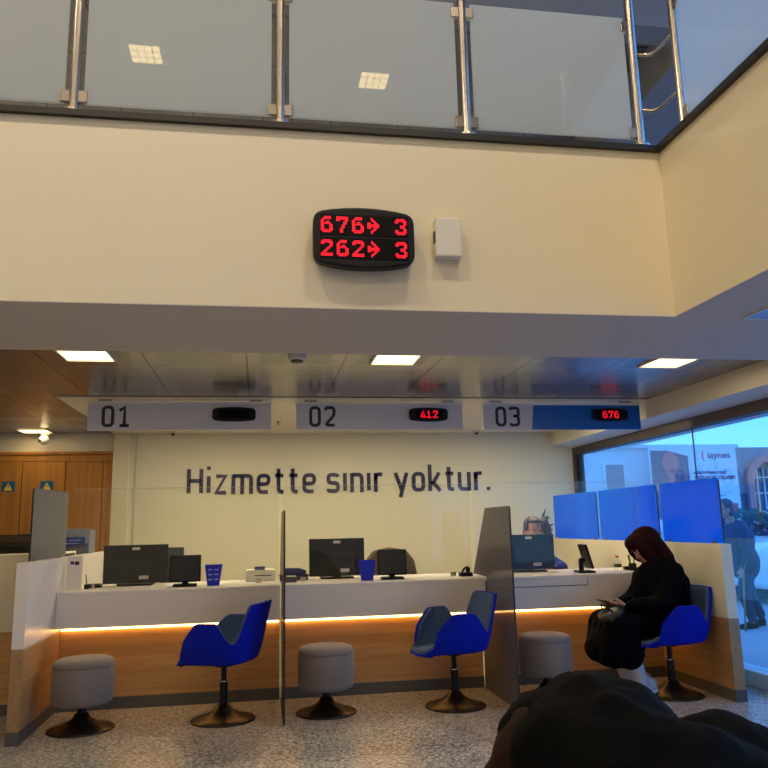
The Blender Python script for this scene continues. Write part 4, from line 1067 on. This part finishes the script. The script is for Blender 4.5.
def txt(s, x, z, h, w, mat, name):
    c = bpy.data.curves.new(name, 'FONT'); c.body = s; c.size = 1; c.extrude = .02; c.offset = .0
    o = bpy.data.objects.new(name, c); COL.objects.link(o); dg = bpy.context.evaluated_depsgraph_get(); dg.update()
    me = bpy.data.meshes.new_from_object(o.evaluated_get(dg)); bpy.data.objects.remove(o)
    xs_ = [v.co.x for v in me.vertices]; zs_ = [v.co.y for v in me.vertices]
    for v in me.vertices:
        X = (v.co.x-min(xs_ ))/(max(xs_)-min(xs_)) if False else v.co.x
    x0, x1_, z0, z1_ = min(xs_), max(xs_), min(zs_), max(zs_)
    for v in me.vertices: v.co = V((x+(v.co.x-x0)/(x1_-x0)*w, -.012+v.co.z*-.3, z+(v.co.y-z0)/(z1_-z0)*h))
    me.materials.clear(); return link(name, me, mat, t)
txt('iaynes', bx_(8.30), bz(2.24), .15*kf, .44*kf, M['postertext'], 'banner_logo')
B().prism([(bx_(8.22)+.05*math.cos(a_), bz(2.32)+.12*math.sin(a_)) for a_ in [PI/2+PI*k/8 for k in range(9)]]+[(bx_(8.22)+.02*math.cos(a_), bz(2.32)+.09*math.sin(a_)) for a_ in [PI*1.5-PI*k/8 for k in range(9)]], 'y', -.012, 0).make('banner_logo_arc', M['posterred'], t)
txt('AVRUPA\'NIN YENİ', bx_(7.98), bz(1.99), .072*kf, .66*kf, M['postertext'], 'banner_text')
txt('YAZILIM VE TASARIM', bx_(7.98), bz(1.89), .072*kf, .82*kf, M['postertext'], 'banner_text')
boxobj('banner_rule', (bx_(7.98), -.01, bz(1.66)), (bx_(8.74), 0, bz(1.665)), M['postertext'], t); boxobj('banner_rule', (bx_(7.98), -.01, bz(1.60)), (bx_(8.6), 0, bz(1.61)), M['postertext'], t)
boxobj('banner_red_block', (bx_(8.40), -.01, bz(1.27)), (bx_(8.80), 0, bz(1.46)), M['posterred'], t)
# planter with leaves
t = thing('street_planter', 'leafy dark plants in a planter outside the window', 'plant', (8.25, 12.6, ZG))
B().prism([(-.8, 0), (.9, 0), (.95, .55), (-.85, .55)], 'y', -.25, .25).make('planter_box', M['pot'], t, bevel=.02)
bm = bmesh.new()
for k in range(420):
    c = V((random.uniform(-.85, .95), random.uniform(-.3, .3), random.uniform(.5, 1.45))); s = random.uniform(.07, .14)
    a1 = V((random.uniform(-1, 1), random.uniform(-1, 1), random.uniform(-.4, 1))).normalized(); a2 = a1.orthogonal().normalized()
    vs = [bm.verts.new(c-a1*s*1.6), bm.verts.new(c+a2*s*.6), bm.verts.new(c+a1*s*1.6), bm.verts.new(c-a2*s*.6)]; bm.faces.new(vs)
b = B(); b.bm.free(); b.bm = bm; o = b.make('foliage', M['leaf'], t); o['kind'] = 'stuff'
b = B()
for x in (-.6, -.2, .2, .6): b.tube([(x, 0, .5), (x+.05, 0, .8), (x-.03, .02, 1.15)], [.02, .015, .006], 8)
b.make('stems', M['pot'], t)
# passer-by with a walking stick
OFF = V((5.98, 8.75, ZG)); P = thing('person', 'passer-by in a slate coat walking with a stick outside the window', 'person', OFF)
HF = Fr((5.72, 8.75, 1.31), (-1, -.1, -.15), (-.1, 0, 1))
b = PB(OFF); head(b, HF, 1.0); b.cap((5.80, 8.75, 1.10), HF.p(-.03, 0, -.06), .055, .05); b.ell((5.86, 8.75, .93), (.13, .17, .22)); b.ell((5.92, 8.75, .70), (.13, .16, .12))
arm(b, (5.80, 8.58, 1.05), (5.80, 8.50, .80), (5.70, 8.48, .62)); arm(b, (5.82, 8.92, 1.05), (5.92, 8.98, .82), (5.86, 9.0, .62))
hand(b, Fr((5.69, 8.48, .57), (-.2, 0, -1), (1, 0, 0)), 1, .9, 1); hand(b, Fr((5.85, 9.0, .56), (-.1, 0, -1), (1, 0, 0)), 1, .6, -1)
b.cap((5.92, 8.67, .65), (5.80, 8.66, .30), .085, .06); b.cap((5.80, 8.66, .30), (5.88, 8.66, -.03), .055, .038); b.cap((5.94, 8.83, .65), (6.0, 8.84, .30), .085, .06); b.cap((6.0, 8.84, .30), (6.12, 8.84, -.0), .055, .038)
b.blob('body', M['skin'], P, .008, 3); eyes(Fr(HF.c-OFF, HF.f, HF.u), P)
b = PB(OFF); b.ell((5.86, 8.75, .92), (.18, .22, .26)); b.ell((5.91, 8.75, .66), (.165, .22, .24)); b.ell((5.82, 8.75, 1.06), (.13, .22, .09)); arm(b, (5.80, 8.57, 1.04), (5.80, 8.49, .80), (5.71, 8.48, .66), 1.6); arm(b, (5.83, 8.93, 1.04), (5.93, 8.99, .82), (5.87, 9.0, .66), 1.6)
b.blob('coat', M['coat'], P, .011, 5)
b = PB(OFF); b.cap((5.92, 8.67, .62), (5.80, 8.66, .30), .10, .075); b.cap((5.80, 8.66, .30), (5.88, 8.66, .0), .07, .055); b.cap((5.94, 8.83, .62), (6.0, 8.84, .30), .10, .075); b.cap((6.0, 8.84, .30), (6.12, 8.84, .02), .07, .055)
b.blob('trousers', M['coat'], P, .009, 4)
b = PB(OFF); b.ell(HF.p(-.03, 0, .035), (.10, .088, .095), HF.R); b.ell(HF.p(-.05, 0, -.04), (.07, .085, .08), HF.R); b.blob('hair', M['hairgrey'], P, .008, 2)
shoe(P, OFF, Fr((5.85, 8.66, -.10), (-1, 0, 0), (0, 0, 1)), M['black'], M['black']); shoe(P, OFF, Fr((6.08, 8.84, -.10), (-1, 0, 0), (0, 0, 1)), M['black'], M['black'])
t = thing('walking_stick', 'thin walking stick of the passer-by outside the window', 'walking stick', (5.66, 8.46, ZG))
B().tube([(-.02, 0, 0.005), (.03, 0, .72)], .011, 10).make('shaft', M['wood'], t, smooth=True); B().tube([(.03, 0, .72), (.03, 0, .76), (.0, 0, .78), (-.05, 0, .77)], .013, 10).make('handle', M['black'], t, smooth=True)
# parked car
t = thing('parked_car', 'white car parked in the street outside the window', 'car', (9.6, 11.6, ZG))
prof = [(-2.1, .25), (-2.12, .6), (-2.0, .85), (-1.65, .93), (-1.0, 1.0), (-.35, 1.42), (.9, 1.46), (1.7, 1.05), (2.05, .95), (2.1, .3), (1.75, .22), (-1.75, .2)]
B().prism(prof, 'y', -.82, .82).make('car_body', M['car'], t, bevel=.09, seg=4, smooth=True)
B().prism([(-.85, 1.0), (-.32, 1.34), (.18, 1.37), (.18, 1.0)], 'y', -.835, -.80).make('side_window', M['darkglass'], t); B().prism([(.26, 1.0), (.26, 1.37), (.85, 1.38), (1.4, 1.05)], 'y', -.835, -.80).make('side_window', M['darkglass'], t)
B().prism([(-1.02, 1.02), (-.44, 1.39), (-.42, 1.37), (-.98, 1.0)], 'y', -.68, .68).make('windscreen', M['darkglass'], t)
boxobj('headlight', (-2.14, -.75, .62), (-2.0, -.45, .76), M['sill'], t, .02); boxobj('headlight', (-2.14, .45, .62), (-2.0, .75, .76), M['sill'], t, .02)
for x in (-1.35, 1.3):
    for sy in (-1, 1):
        b = B().lathe([(0, -.1), (.30, -.1), (.32, -.07), (.32, .07), (.30, .1), (0, .1)], n=32); bmesh.ops.rotate(b.bm, verts=b.bm.verts, cent=(0, 0, 0), matrix=RX(PI/2)); bmesh.ops.translate(b.bm, verts=b.bm.verts, vec=(x, sy*.76, .32))
        w = b.make('wheel', M['tyre'], t)
        b = B().lathe([(0, -.11), (.19, -.11), (.19, .11), (0, .11)], n=24); bmesh.ops.rotate(b.bm, verts=b.bm.verts, cent=(0, 0, 0), matrix=RX(PI/2)); bmesh.ops.translate(b.bm, verts=b.bm.verts, vec=(x, sy*.76, .32)); b.make('hubcap', M['steel'], w)

# ------------------------------------------------------------------ sky
w = bpy.data.worlds.new('sky'); SC.world = w; w.use_nodes = True
nt = w.node_tree; bg = nt.nodes['Background']
tc = nt.nodes.new('ShaderNodeTexCoord'); sx = nt.nodes.new('ShaderNodeSeparateXYZ'); r = nt.nodes.new('ShaderNodeValToRGB')
r.color_ramp.elements[0].position = 0; r.color_ramp.elements[0].color = (.17, .58, 1.12, 1)
r.color_ramp.elements[1].position = .6; r.color_ramp.elements[1].color = (.10, .36, 1.1, 1)
nt.links.new(tc.outputs['Generated'], sx.inputs[0]); nt.links.new(sx.outputs[2], r.inputs[0]); nt.links.new(r.outputs[0], bg.inputs[0])
bg.inputs[1].default_value = 2.6
